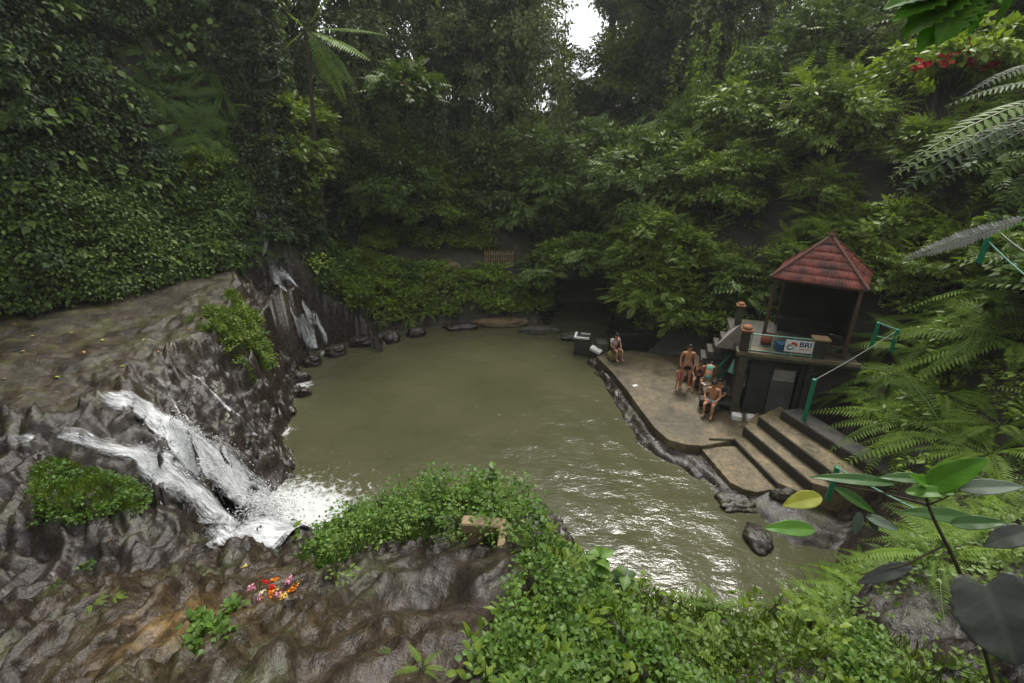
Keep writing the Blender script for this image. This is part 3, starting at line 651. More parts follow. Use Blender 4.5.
def strands(name,tops,lens,L,mt,label,per=16,thick=.10):
    ps=[];ds=[];us=[]
    for tp,ln in zip(tops,lens):
        n=int(ln*per); tt=rng.random(n)*ln; w1,w2=rng.normal(0,.12,2)
        p=np.stack([tp[0]+w1*np.sin(tt*1.3)+rng.normal(0,thick,n),tp[1]+w2*np.cos(tt)+rng.normal(0,thick,n),tp[2]-tt],1)
        ps.append(p); d=rng.normal(0,.6,(n,3)); d[:,2]-=1.; ds.append(d); us.append(rng.normal(0,.6,(n,3))+np.array([.1,-.8,.6]))
    ps=np.concatenate(ps); n=len(ps); l=L*rng.uniform(.6,1.4,n); V_,F_,T_=leaves(ps,np.concatenate(ds),np.concatenate(us),l,l*.34)
    V2,F2=tube([(np.array([(tp[0],tp[1],tp[2]-q*ln) for q in np.linspace(0,1,5)]),np.full(5,.012)) for tp,ln in zip(tops,lens)],4)
    F2t=np.concatenate([F2[:,[0,1,2]],F2[:,[0,2,3]]]); V_,F_,T_=merge([(V_,F_,T_),(V2,F2t,np.full(len(V2),.2))])
    o=link(name,npmesh(name,V_,F_,M[mt],{'tint':T_})); tag(o,label,'vines',kind='stuff')
N_=150; xs=rng.uniform(-12.5,3.,N_); tops=np.stack([xs,rng.uniform(26.,31.5,N_)+.0*xs,rng.uniform(9.,17.,N_)],1); strands('hanging_vines',tops,rng.uniform(3,7.5,N_),.17,'leaf_d','curtains of leafy vines hanging between the trees behind the pool',26,.16)
pv_,nv_=sample((leftcliff&(fz>7)).astype(float),170); strands('cliff_vines',pv_+nv_*.55,rng.uniform(1.5,4.,170),.13,'leaf_a','leafy vine strands hanging down the left cliff',26,.08)
N_=45; xs=rng.uniform(7.,12.,N_); tops=np.stack([xs,rng.uniform(23.,28,N_),rng.uniform(9.,14.,N_)],1); strands('slope_vines',tops,rng.uniform(2,5,N_),.16,'leaf_b','leafy vines hanging on the hillside right of the hollow',26,.15)
cleft=outv&fr&(fy>15)&(fy<30)&(fz>4.6)&(fallgap>.26)*(scr0(225,330,-60,285))
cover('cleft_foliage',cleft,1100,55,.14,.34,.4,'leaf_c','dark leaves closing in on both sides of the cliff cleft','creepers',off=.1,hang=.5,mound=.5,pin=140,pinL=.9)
lowleft=leftcliff&(fz<7.5)&(fx<-11)
cover('cliff_foot_foliage',lowleft,1100,60,.12,.36,.5,'leaf_a','greener leafy growth along the foot of the left cliff','undergrowth',off=.3,hang=.3,pin=150,pinL=.8)
backc=outv&fr&(fx>-9)&(fx<5.4)&(fy>20.5)&((fy<24.6)|(fy>25.9))&~((fx>1.7)&(fy<27.5))
cover('bank_undergrowth',(backc&(fy<30)&(dv>.35))*((nz+.25)*4).clip(.08,2),1250,50,.16,.32,.45,'leaf_b','leafy undergrowth on the bank behind the pool','undergrowth',off=.15,mound=1.,pin=500,pinL=.8)
cover('forest_floor_foliage',outv&fr&(fy>27.2)&(fx>-22)&(fx<26),2600,55,.24,.32,.9,'leaf_d','dim forest floor growth below the distant trees','undergrowth',off=.3,pin=300,pinL=1.4)
rightc=outv&fr&(fx>5.)&(fy>6.8)&(fy<34)&(dv>.4)
deckbox=(fx>6.6)&(fx<11.8)&(fy>12)&(fy<17)
cover('slope_undergrowth',(rightc&~deckbox)*((nz+.35)*3).clip(.15,2),3600,50,.15,.30,.5,'leaf_b','leafy undergrowth covering the slope on the right','undergrowth',off=.15,pin=1500,pinL=.7,mound=.6)
nearR=fr&(fy<7.6)&(fx>2.6)&(fx<11)&(fz>.9)
cover('near_slope_foliage',nearR*(nz>-.3),700,40,.06,.34,.24,'leaf_a','small leafed plants on the near slope at lower right','undergrowth',hi=False,off=.04,pin=420,pinL=.42)
# ---- foreground cover
npx=np.array([proj(a,b,c)[:2] if b>.4 else (0,0) for a,b,c in cA[(fy<7.5)&(fy>.3)&(np.abs(fx)<8)]])
sel=np.where((fy<7.5)&(fy>.3)&(np.abs(fx)<8))[0]
def pxmask(fn):
    m_=np.zeros(len(cA)); m_[sel]=fn(npx[:,0],npx[:,1]); return m_
n5=fbm(fx*1.4,fy*1.4,2.,3)
def poly(*pts): return lambda X,Y: inside(X,Y,list(pts)).astype(float)
mA=pxmask(poly((300,560),(320,535),(390,500),(470,485),(520,505),(530,540),(500,545),(440,540),(380,545),(330,575)))*(fz>2.4)
cover('bush_cover',mA*(n5>-.25),270,36,.046,.38,.17,'cover','bright leafy plants along the rock rim above the pool','undergrowth',hi=True,off=.05,mound=.7)
cover('bush_understorey',mA,240,30,.05,.3,.16,'leaf_a','darker small leaves low among the rim plants','undergrowth',off=.02,mound=.4)
mB=pxmask(poly((470,683),(480,640),(510,600),(515,550),(560,548),(600,590),(700,610),(800,610),(860,640),(900,700),(900,760),(470,760)))*(fz>2.4)
cover('ground_cover',mB*(n5>-.12),640,44,.034,.42,.11,'cover','dense small leafed ground cover along the bottom edge','ground cover',hi=True,off=.03,sizes=(.4,1.5),mound=.45)
cover('weed_cover',mB*(n5>.05),80,12,.085,.16,.12,'leaf_b','narrow leaved weeds standing in the ground cover','ground cover',hi=True,off=.08,sizes=(.4,1.3),droop=-.4,mound=.4)
cover('broadleaf_cover',mB*(n5<.1),120,14,.058,.34,.12,'leaf_b','larger broad leaves scattered through the ground cover','ground cover',hi=True,off=.08,sizes=(.4,1.6),droop=.1,mound=.4)
cover('dark_cover',mB,500,30,.045,.36,.14,'leaf_a','darker small leaves low in the ground cover','ground cover',hi=False,off=.02)
grass_rim=mA
mC=pxmask(poly((40,520),(30,470),(70,455),(130,480),(150,505),(110,520)))*(fz>2.6)
def grassy(name,mask,n,L,label,mt='grass',lean=.45,w=.045):
    p,nn_=sample(mask,n); d=np.array([0,0,1.])+rng.normal(0,lean,(n,3)); l=L*rng.uniform(.5,1.3,n)
    V_,F_,T_=leaves(p,d,rdir(n),l,l*w,False,.25,.1); o=link(name,npmesh(name,V_,F_,M[mt],{'tint':T_})); tag(o,label,'grass',kind='stuff')
grassy('grass',mC,9000,.13,'low green grass patch on the rock beside the lower chute')
grassy('rim_grass',mA,5000,.16,'thin grass blades among the rim plants','cover',.4,.04)
cover('creeping_plants',mC*(n5>-.25),190,36,.05,.42,.13,'cover','creeping plants mixed in the grass patch on the left','ground cover',hi=True,off=.02)
mD=pxmask(poly((500,683),(540,600),(640,600),(900,640),(1000,700),(1000,760),(500,760)))*(fz>2.4)
grassy('tall_grass',np.maximum(mD,mB*.35),12000,.13,'thin grass blades among the ground cover along the bottom edge')
mE=pxmask(lambda X,Y:((X>60)&(X<470)&(Y>560)&(Y<683)))*(n5>.38)
cover('rock_sprouts',mE,70,26,.05,.42,.08,'cover','small sprouts in the cracks of the near rock','ground cover',hi=True,off=.01)
mG=((fx>-9.8)&(fx<-7.9)&(fy>13.2)&(fy<16.2)&(fz>1.6)).astype(float)*(fbm(fx*1.6,fy*1.6,8.,3)>-.08)
cover('ledge_plants',mG,150,34,.08,.36,.2,'leaf_b','leafy green plants draping over the ledge end by the far cascade','undergrowth',off=.05)
grassy('ledge_grass',mG,4200,.24,'bright mossy grass draping over the ledge end by the far cascade','grass',.6)
# ---- ledge ferns and trees placed as things
def multi(kind_name,cat,group,key_list,pts,scales,where,what,kind='tree',**k):
    objs=[]
    for i,(x,y) in enumerate(pts):
        key=key_list[i%len(key_list)]; s=scales[i%len(scales)]*random.uniform(.88,1.12)
        o=(put_tree if kind=='tree' else put_shrub)(kind_name,key,x,y,'',cat,group,s=s,**k); objs.append(o)
    ordlabel(objs,what,where); return objs
# far forest behind the pool
far1=[(-16,33),(-12.5,30.5),(-10.2,34),(-7.6,29.5),(-5.2,33),(-2.6,30.2),(-.6,35),(-.2,31.5),(8.9,34),(11.,31)]
multi('forest_tree','tree','tall forest trees behind the pool',['tall0','tall3','tall1','tall3'],far1,[.95,1.05,1.,1.1],'in the row just behind the pool bank','tall vine-clad tree')
far2=[(-22,42),(-16,44),(-10.5,42),(-4.5,43),(.8,45),(8.2,45.5),(10.5,50),(13,43),(17,38),(13.5,36),(16,41),(21,44),(26,40)]
multi('distant_tree','tree','hazy distant trees on the ridge',['tall2','tall1','tall0'],far2,[1.15,1.3,1.2],'on the hazy ridge far behind','tall distant tree')
multi('ridge_tree','tree','rounded trees on the low ridge',['hill2','hill0','hill3','hill2'],[(.2,40.5),(8.9,40.5),(11.2,42.5),(-3.4,40),(4.6,43),(6.6,41.5)],[1.7,1.6,1.5,1.6,.8,.95],'on the low ridge under the sky gap','rounded leafy tree')
cliff_top=[(-21.5,13),(-20,17.5),(-17.8,21),(-16,24.5),(-13.8,26.5),(-22.5,8)]
multi('cliff_tree','tree','trees on the cliff top at left',['hill3','tall2','hill3'],cliff_top,[1.4,1.,1.5],'growing on the left cliff','dark leafy tree')
leftb=[(-12.9,22.6),(-10.6,24.2),(-8.6,26.6),(-6.4,26.2)]
multi('bank_tree','tree','bushy trees above the back left bank',['hill3','hill0','hill3','hill2'],leftb,[1.1,1.1,1.,1.1],'above the back left bank','bushy dark green tree')
mid=[(-4.,27.6),(-1.2,28.2),(1.2,27.6),(3.2,28.2),(5.2,27.8),(2.2,30.5),(7.2,29.5)]
multi('understory_tree','tree','understory trees behind the bamboo fence',['hill0','hill3','hill2','hill0','hill2'],mid,[1.2,1.2,1.3,1.1,1.25],'in the understory behind the pool','leafy mid-sized tree')
rt=[(6.8,24.),(8.8,21.9),(6.2,21.2),(11.,24.5),(9.2,27),(12.6,21.2),(14.3,25),(12.,29.5),(16.5,21.),(15.5,30),(18.5,26),(20,32),(19.2,20),(22.5,24)]
multi('hillside_tree','tree','bushy trees on the right hillside',['hill2','hill0','hill1','hill0','hill2','hill1'],rt,[1.05,1.0,.85,1.2,1.3,1.15,1.3,1.4],'on the hillside right of the dark hollow','bushy bright green tree')
rs=[(6.3,19.5),(7.1,18.9),(8.2,18.5),(5.7,20.2),(7.4,19.9),(9.,18.9),(10.6,18.2),(12.2,18.4),(13.4,16.8),(11.9,19.8),(14.8,18.6),(15.2,15.8),(13.4,14.4),(16.8,17),(14.6,12.9),(17.2,14.4),(12.6,15.6)]
multi('shrub','shrub','shrubs on the slope behind the pavilion',['sh0','sh2','sh1','sh2','sh0','sh3'],rs,[1.25,1.4,1.35,1.5],'on the slope behind the red-roofed pavilion','leafy layered shrub','shrub')
rs2=[(13.3,11.9),(12.4,10.4),(14.6,10.6),(13.6,9.2),(12.0,8.6),(15.6,12.2),(16.4,9.8)]
multi('slope_shrub','shrub','shrubs on the slope at far right',['sh1','sh3','sh1','sh2'],rs2,[1.1,1.2,1.25],'on the slope at the right edge','dark leafy shrub','shrub')
bs=[(-7.6,23.9),(-6.2,23.7),(-5.,24.2),(-3.9,24.4),(-2.6,24.2),(-1.3,24.6),(-.4,24.1),(.7,24.5),(1.5,24.8),(-6.9,25.2),(-8.6,22.8)]
multi('bank_shrub','shrub','shrubs on the bank behind the pool',['sh0','sh1','sh3','sh2'],bs,[.75,.85,.7,.6],'on the bank behind the flat ochre rock','bright leafy shrub','shrub')
ls=[(-9.7,22.3),(-8.9,21.7),(-11.9,19.9),(-10.1,23.2)]
multi('cliff_shrub','shrub','shrubs around the upper waterfall',['sh1','sh3'],ls,[.9,.8],'beside the faint upper waterfall','dark rounded shrub','shrub')
hs=[(2.6,24.1,2.6),(3.8,23.7,2.9),(5.,23.1,2.9),(5.9,21.9,2.7),(6.4,20.6,2.5),(1.8,24.,1.9)]
ob=[]
for i,(x,y,z) in enumerate(hs): ob.append(put_shrub('hanging_shrub',['sh1','sh3'][i%2],x,y,'','shrub','shrubs overhanging the dark hollow',1.25,z))
ordlabel(ob,'dark shrub','overhanging the dark hollow')
# ferns
def put_fern(key,x,y,z,s,n=None,label='',cat='fern',group=None,rz=None,tilt=.8,name='fern'):
    o=bpy.data.objects.new(name,MESH[key]); C.objects.link(o); o.location=(x,y,z); o.scale=(s,s,s)
    q=Vector((0,0,1)).rotation_difference(Vector(n) if n is not None else Vector((0,0,1))); q=Vector((1,0,0)).rotation_difference(Vector((1,0,0))).slerp(q,tilt)
    o.rotation_mode='QUATERNION'; o.rotation_quaternion=q@Matrix.Rotation(random.random()*6.28 if rz is None else rz,3,'Z').to_quaternion()
    tag(o,label,cat,group); return o
def ferns(mask,n,keys,s,group,what,where,off=.05,tilt=.8,keep=None):
    p,nn_=sample(mask,n*4); ob=[];used=[]
    for a,b in zip(p,nn_):
        if len(ob)>=n: break
        if keep and not vis_px(a[0],a[1],a[2],.6*s,keep): continue
        if any((a[0]-u[0])**2+(a[1]-u[1])**2+(a[2]-u[2])**2<(.45*s)**2 for u in used): continue
        used.append(a); ob.append(put_fern(random.choice(keys),a[0]+b[0]*off,a[1]+b[1]*off,a[2]+b[2]*off,s*random.uniform(.75,1.25),b,group=group,tilt=tilt))
    ordlabel(ob,what,where); return ob
DF=['dfern0','dfern1','dfern2']; FN=['fern0','fern1','fern2','fern3']
cpx=np.full((len(cA),2),-1.); sl2=np.where(fr&(fy>2))[0]
dzc=fz[sl2]-CH; dep=fy[sl2]*math.cos(PT)-dzc*math.sin(PT); cpx[sl2,0]=512+F*fx[sl2]/dep; cpx[sl2,1]=341.5-F*(fy[sl2]*math.sin(PT)+dzc*math.cos(PT))/dep
def scr(*pts): return inside(cpx[:,0],cpx[:,1],list(pts)).astype(float)
ferns(leftcliff*scr((170,60),(215,60),(250,250),(215,285),(150,250),(160,150)),46,DF,1.35,'ferns on the left cliff corner','drooping bright fern','at the corner of the left cliff',.2,.75)
ferns(leftcliff*(cpx[:,0]<170)*(cpx[:,0]>0),26,DF,1.2,'ferns in the left cliff creepers','drooping dark fern','among the creepers on the left cliff',.2,.75)
ferns(backc*(fy<25.5)*(fx<0),16,FN,.9,'ferns on the back bank','low green fern','on the bank behind the pool',.1,.5,KEEP)
R1=scr((830,345),(900,280),(1024,240),(1024,470),(900,440),(850,400))*outv*(fy<14)
ferns(R1,22,FN,1.7,'ferns on the slope beside the steps','bright arching fern','on the slope right of the green posts',.08,.55)
ferns(mB*scr((500,590),(820,600),(860,683),(500,683)),14,FN,.30,'small ferns in the ground cover','small fern','in the ground cover along the bottom edge',.05,.4)
R2=scr((780,560),(860,510),(1024,480),(1024,683),(830,683))*(fy<8)*(fx>1.5)
ferns(R2,40,FN,.66,'ferns at the lower right corner','arching fern','in the lower right corner',.05,.4)
ferns(rightc*(fy>15)*(fy<22)*(~deckbox),14,FN,1.2,'ferns on the slope behind the pavilion','pale fern','among the shrubs behind the pavilion',.1,.5)
# ------------------------------------------------------------------ platform, steps
ZP=.42
pl=[tuple(P(*q)[:2]) for q in ((597,357,ZP),(612,372,ZP),(628,391,ZP),(642,411,ZP),(655,428,ZP),(668,440,ZP),(686,445,ZP),(700,446,ZP),(735,440,ZP),(752,424,ZP))]+[(9.4,12.6),(9.8,15.2),(8.,17.6),(5.2,18.8),(4.4,19.1)]
mb=MB(); mb.prism(pl,-.6,ZP); o=mb.build('platform',M['terrace'],bev=.03); tag(o,'wet concrete terrace beside the pool where people gather',kind='structure')
mb=MB()
rim=[P(*q,) for q in ((597,357,ZP),(612,372,ZP),(628,391,ZP),(642,411,ZP),(655,428,ZP),(668,440,ZP),(686,445,ZP),(700,446,ZP))]
inn=[]
for k in range(len(rim)):
    d=(rim[min(k+1,len(rim)-1)]-rim[max(k-1,0)]).normalized(); inn.append(rim[k]+Vector((-d.y,d.x,0))*.30)
ou=[p_-(q_-p_)*.12 for p_,q_ in zip(rim,inn)]
mb.prism(ou+inn[::-1],ZP-.25,ZP+.045)
o=mb.build('platform_kerb',M['terrace'],bev=.02); tag(o,'low mossy kerb along the pool edge of the terrace','kerb')
mb=MB(); lo_=[tuple(P(*q)[:2]) for q in ((630,402,.12),(640,424,.12),(655,440,.12),(672,452,.12),(700,462,.12),(706,452,.12),(690,447,.12),(668,442,.12),(652,428,.12))]
mb.prism(lo_,-.6,.13); o=mb.build('pool_apron',M['midstone'],bev=.04); tag(o,'low wet stone apron at the waterline under the terrace kerb',kind='structure')
st=empty('stone_steps',P(745,440,ZP)); tag(st,'four broad stone steps with dark risers rising from the pool side','steps')
def partw(o,parent):
    o.parent=parent; o.matrix_parent_inverse=parent.matrix_basis.inverted(); return o
def tread(front,back,z,z0,m_,name='tread'):
    pts=[tuple(P(*q)[:2]) for q in front+back]; mb=MB(); mb.prism(pts,z0,z)
    return partw(mb.build(name,m_,bev=.015),st)
bpy.context.view_layer.update()
st['base']=1; del st['base']
Z=[.30,.48,.78,1.08,1.36]
tread([(700,447,Z[0]),(730,482,Z[0]),(744,489,Z[0]),(757,492,Z[0]),(778,488,Z[0])],[(736,446,Z[0])],Z[0],-.7,M['tread'])
R_=[[(709,438,Z[1]),(735,438.7,Z[1]),(779,483,Z[1])],[(744.5,426,Z[2]),(813,483,Z[2])],[(759.5,416,Z[3]),(841,478,Z[3])],[(782,410,Z[4]),(886,474,Z[4])]]
tread([(709,438,Z[1]),(735,438.7,Z[1]),(779,483,Z[1]),(800,492,Z[1]),(812,492,Z[1])],[(815,490,Z[1]),(742,424,Z[1])],Z[1],-.7,M['tread'])
tread([(744.5,426,Z[2]),(813,483,Z[2])],[(846,492,Z[2]),(757,412,Z[2])],Z[2],-.5,M['tread'])
tread([(759.5,416,Z[3]),(841,478,Z[3])],[(886,486,Z[3]),(780,406,Z[3])],Z[3],-.5,M['tread'])
tread([(782,410,Z[4]),(886,474,Z[4])],[(905,470,Z[4]),(800,408,Z[4])],Z[4],-.5,M['darkstone'],'top_kerb')
def facing(front,z,z1):   # darker stone strips on the riser faces
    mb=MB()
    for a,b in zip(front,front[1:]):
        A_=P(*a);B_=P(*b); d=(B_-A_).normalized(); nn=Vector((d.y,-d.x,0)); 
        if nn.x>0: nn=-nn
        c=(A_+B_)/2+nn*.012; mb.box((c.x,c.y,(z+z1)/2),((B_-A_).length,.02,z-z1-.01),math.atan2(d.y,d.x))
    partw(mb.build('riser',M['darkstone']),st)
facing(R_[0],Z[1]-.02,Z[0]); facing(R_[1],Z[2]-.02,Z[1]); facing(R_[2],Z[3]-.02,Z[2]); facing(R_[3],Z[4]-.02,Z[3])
def rock(name,px,py,z,r,sc,mt,label,seed,amp=.2,rz=0.):
    p=P(px,py,z); mb=MB(); mb.rock((0,0,0),r,sc,amp,seed); o=mb.build(name,M['ground'] if mt=='darkstone' else M[mt],None,True); o.location=p; o.rotation_euler.z=rz; tag(o,label,'rock'); return o
rock('rock',776,494,.3,.16,(1.2,.7,.9),'midstone','small mossy rock at the near end of the lowest step',1)
rock('rock',786,496,.35,.2,(1.,.8,1.),'midstone','mossy rock between the lowest step and the yellow leaf',2)
rock('rock',738,504,.0,.38,(1.3,.9,.5),'darkstone','wet grey rock in the water below the lowest step',3,.3)
rock('rock',758,540,.0,.36,(.9,1.3,.6),'darkstone','wet dark rock at the waterline under the big leaves',4)
for px,py,w_,lb in ((736,419,.30,'white stone block left of the steps'),(752,421,.36,'larger white stone block at the head of the steps')):
    p=P(px,py,ZP); mb=MB(); mb.box((0,0,.09),(w_,.26,.2),0,bev=.03); o=mb.build('stone_block',M['white']); o.location=p; o.rotation_euler.z=-.3; tag(o,lb,'block')
# ------------------------------------------------------------------ building under the pavilion
e_=Vector((.955,-.295,0)); n_=Vector((.295,.955,0)); F0=P(744,352,2.6); ang=math.atan2(e_.y,e_.x); ZD=2.6
bl=empty('stone_building',(F0.x,F0.y,ZP),ang); tag(bl,'dark stone hut with grey door carrying the deck of the pavilion','building')
# local frame: x along the front, y into the hill, z from the terrace
H_=ZD-ZP
MB().box((1.45,1.6,H_-.09),(3.3,3.3,.18),bev=.02).build('deck_slab',M['midstone'],bl)
MB().box((1.45,-.03,H_-.02),(3.3,.1,.1)).build('slab_edge',M['concrete'],bl)
mb=MB(); mb.box((.62,.32,(H_-.18)/2),(.62,.2,H_-.182)); mb.box((2.55,.32,(H_-.18)/2),(1.7,.2,H_-.182)); mb.box((.12,1.75,(H_-.18)/2),(.2,2.7,H_-.183)); mb.box((1.3,.32,H_-.34),(.76,.2,.3)); mb.build('wall',M['darkstone'],bl)
dr=MB().box((1.3,.30,.86),(.66,.06,1.66)).build('door',M['door'],bl); 
MB().box((1.3,.262,1.42),(.58,.02,.36),bev=.004).build('panel',M['fabric_grey'],dr); MB().bar((1.55,.24,.85),(1.55,.24,.98),.012).build('handle',M['darkstone'],dr)
mb=MB(); mb.box((.02,.05,(H_-.18)/2),(.24,.24,H_-.184),bev=.015); mb.build('pillar',M['midstone'],bl)
mb=MB(); mb.box((1.9,.12,(H_-.18)/2),(.16,.2,H_-.184),bev=.015); mb.build('pillar',M['darkstone'],bl)
p1=MB().box((-.02,.06,H_+.34),(.24,.24,.68),bev=.015).build('parapet_post',M['darkstone'],bl); MB().box((-.02,.06,H_+.71),(.34,.34,.08),bev=.02).sph((-.02,.06,H_+.79),.15,(1,1,.55)).build('cap',flat('cap_orange',(.30,.14,.075)),p1)
p2=MB().box((1.98,.10,H_+.30),(.34,.24,.6),bev=.015).build('parapet_post',M['darkstone'],bl); MB().box((1.98,.10,H_+.64),(.46,.36,.08),bev=.02).build('cap',flat('cap_ochre',(.30,.21,.10)),p2)
p3=MB().box((.1,2.6,H_+.34),(.2,.2,.68),bev=.015).build('parapet_post',M['midstone'],bl); MB().box((.1,2.6,H_+.71),(.3,.3,.07),bev=.02).sph((.1,2.6,H_+.77),.12,(1,1,.5)).build('cap',M['cap_orange'],p3)
MB().box((1.,.25,H_+.03),(1.7,.35,.06),bev=.01).build('sill',M['tread'],bl)
# side benches / low dark walls left of the hut
mb=MB(); mb.box((-.55,.1,.33),(.95,.35,.12),bev=.015); mb.box((-.55,.25,.14),(.9,.1,.28)); o=mb.build('stone_bench',M['darkstone']); o.location=bl.location; o.rotation_euler.z=ang; tag(o,'low dark stone bench against the hut left pillar','bench')
mb=MB(); mb.box((-.45,.9,.2),(.9,.7,.4),bev=.02); o=mb.build('low_wall',M['midstone']); o.location=bl.location; o.rotation_euler.z=ang; tag(o,'mossy low wall under the green stair rail','wall')
sr=empty('stair_flight',(F0.x-.5,F0.y+.6,ZP),ang); tag(sr,'narrow stair climbing to the deck left of the hut','stairs')
for k in range(8): MB().box((-1.0+.19*k+.2,1.9,.13+.26*k),(.2,.8,.26),bev=.01).build('step',M['midstone'],sr)
# green rail on the stair
def G(x,y,z): return bl.location+e_*x+n_*y+Vector((0,0,z))
rl=empty('stair_railing',G(-.9,.3,0)); tag(rl,'sloping green painted rail left of the hut pillar','railing')
def partbar(name,a,b,r,m_,parent):
    o=MB().bar(Vector(a)-parent.location,Vector(b)-parent.location,r).build(name,m_,parent); return o
a_=P(720,388,ZP); 
q0=PY(718,384,a_.y); q1=PY(720,366,a_.y); q2=PY(735,349,a_.y+.35); q3=PY(736,362,a_.y+.35)
rl.location=q0; bpy.context.view_layer.update()
partbar('post',q0,q1,.055,M['green'],rl); partbar('post',q3-Vector((0,0,.5)),q2,.05,M['green'],rl); partbar('top_rail',q1,q2,.05,M['green'],rl); partbar('lower_rail',q0+Vector((0,0,.25)),q3,.035,M['green'],rl)
# grey tarpaulin roof and the green cloth that hangs under it
c=[PY(716,346,14.6),PY(741,324,14.3),PY(745,350,14.3),PY(728,331,15.6)]
bm=bmesh.new(); vs=[bm.verts.new(q-c[0]) for q in c]; vb=[bm.verts.new(q-c[0]-Vector((0,0,.04))) for q in c]
for t3 in ((0,1,2),(0,3,1),(1,3,2)): bm.faces.new([vs[i] for i in t3]); bm.faces.new([vb[i] for i in t3[::-1]])
for i,j in ((0,2),(2,3),(3,0)): bm.faces.new([vs[i],vs[j],vb[j],vb[i]])
bmesh.ops.recalc_face_normals(bm,faces=bm.faces); me=bpy.data.meshes.new('awning'); bm.to_mesh(me); bm.free(); o=link('awning',me,M['fabric_grey']); o.location=c[0]; tag(o,'grey sloping awning left of the orange capped post','awning')
hp=PY(731,372,14.0); mb=MB(); mb.bar((0,0,0),(.02,0,.28),.10,.05,8); mb.bar((.02,0,.28),(.03,0,.45),.05,.02,6); o=mb.build('hanging_towel',flat('towel_teal',(.16,.34,.26))); o.location=hp; tag(o,'pale teal towel hanging from the stair rail','towel')
# deck railing and banner
dk=empty('deck_railing',G(.1,0,H_)); tag(dk,'thin pale green pipe railing along the front of the deck','railing'); bpy.context.view_layer.update()
M['pipe']=simplemat('pipe_green',(.20,.42,.33),(.12,.26,.2),9,.4,.5,.1)
for z_,r_ in ((.62,.02),(.10,.015)): partbar('rail',G(.1,-.02,H_+z_),G(1.85,-.02,H_+z_),r_,M['pipe'],dk)
for x_ in (.14,.72,1.28,1.8): partbar('post',G(x_,-.02,H_),G(x_,-.02,H_+.62),.018,M['pipe'],dk)
bn=empty('banner',G(1.42,-.065,H_+.38),ang); bn.scale=(.86,1,.86); tag(bn,'white banner with red and blue emblem tied to the deck railing','banner')
MB().box((0,0,0),(.86,.012,.44),bev=.004).build('sheet',flat('banner_white',(.72,.70,.68)),bn)
def text(s,size,x,z,m_,ext=.004,sx=1.):
    cu=bpy.data.curves.new('lettering','FONT'); cu.body=s; cu.size=size; cu.extrude=ext; cu.align_x='CENTER'; cu.align_y='CENTER'; cu.offset=.004; cu.materials.append(m_)
    o0=bpy.data.objects.new('lt',cu); C.objects.link(o0); bpy.context.view_layer.update(); me_=bpy.data.meshes.new_from_object(o0.evaluated_get(bpy.context.evaluated_depsgraph_get())); bpy.data.objects.remove(o0); o=bpy.data.objects.new('lettering',me_); C.objects.link(o); o.parent=bn; o.location=(x,-.0105,z); o.rotation_euler=(R(90),0,0); o.scale=(sx,1,1); return o
text('BRI',.26,.19,.075,flat('navy',(.03,.05,.12)),sx=1.05)
mb=MB()
for k_ in range(9): mb.box((.02+.042*k_,-.010,-.09),(.028 if k_%4 else .016,.008,.04))
mb.build('small_print',flat('banner_orange',(.6,.16,.05)),bn)
def arc(name,cx,cz,r0,r1,a0,a1,m_):
    mb=MB(); n=12
    bm=mb.bm; prev=None
    for i in range(n+1):
        a=R(a0+(a1-a0)*i/n); k=(math.cos(a),math.sin(a)); q=[bm.verts.new((cx+k[0]*rr,y_,cz+k[1]*rr)) for rr in (r0,r1) for y_ in (-.006,-.013)]
        if prev:
            for (i0,i1) in ((0,1),(1,3),(3,2),(2,0)): bm.faces.new((prev[i0],prev[i1],q[i1],q[i0]))
        else: bm.faces.new((q[0],q[1],q[3],q[2]))
        prev=q
    bm.faces.new((prev[0],prev[2],prev[3],prev[1])); return mb.build(name,m_,bn)
arc('emblem_ring',-.27,-.05,.065,.10,60,330,M['navy']); arc('emblem_arc',-.17,.03,.03,.115,-20,150,flat('emblem_red',(.55,.05,.04))); arc('emblem_arc',-.14,-.07,.02,.06,100,300,flat('emblem_teal',(.2,.45,.4)))
# ------------------------------------------------------------------ pavilion
PC=PY(831,240,14.6); PC=Vector((PC.x,PC.y,0)); pv=empty('pavilion',(PC.x,PC.y,ZD),R(-37)); tag(pv,'small open pavilion with red tiled pyramid roof on the deck','pavilion')
ez=4.74-ZD; az_=5.92-ZD; hw=1.2
M['tile']=None
m,t,b=mat('roof_tile',.6,.35); M['tile']=m
ntl=noise(t,3.2,5,.7); c=ramp(t,ntl,[(.32,(.02,.012,.009)),(.47,(.09,.022,.014)),(.6,(.21,.045,.026)),(.8,(.25,.08,.045))]); t.links.new(c,b.inputs['Base Color']); bump(t,b,ntl,.4,.02)
VV=[];FF=[];o_=0; K=6
for f_ in range(4):
    rt_=Matrix.Rotation(f_*math.pi/2,4,'Z')
    for k in range(K):
        w0=hw*(1-k/K)+.03; w1=hw*(1-(k+1)/K)+.0; z0=ez+(az_-ez)*k/K; z1=ez+(az_-ez)*(k+1)/K+.035; nn=max(6,int(w0*2/.045))
        rows=[(w0,z0),(w0,z0+.05),(w1,z1)]
        for j,(w_,z_) in enumerate(rows):
            for i in range(nn+1):
                s_=i/nn*2-1; cor=.016*math.cos(i*math.pi)*(j!=2)
                x_=s_*w_; p=rt_@Vector((x_,-(w_+(cor if j==0 else 0)),z_+cor)); VV.append(p[:])
        for j in range(2):
            for i in range(nn): FF.append((o_+j*(nn+1)+i,o_+j*(nn+1)+i+1,o_+(j+1)*(nn+1)+i+1,o_+(j+1)*(nn+1)+i))
        o_+=3*(nn+1)
rf=link('roof',npmesh('roof',VV,FF,M['tile']),None,pv)
mb=MB(); 
for sx_ in (-1,1):
    for sy_ in (-1,1): mb.bar((sx_*(hw+.04),sy_*(hw+.04),ez+.03),(0,0,az_+.04),.055,.05,8)
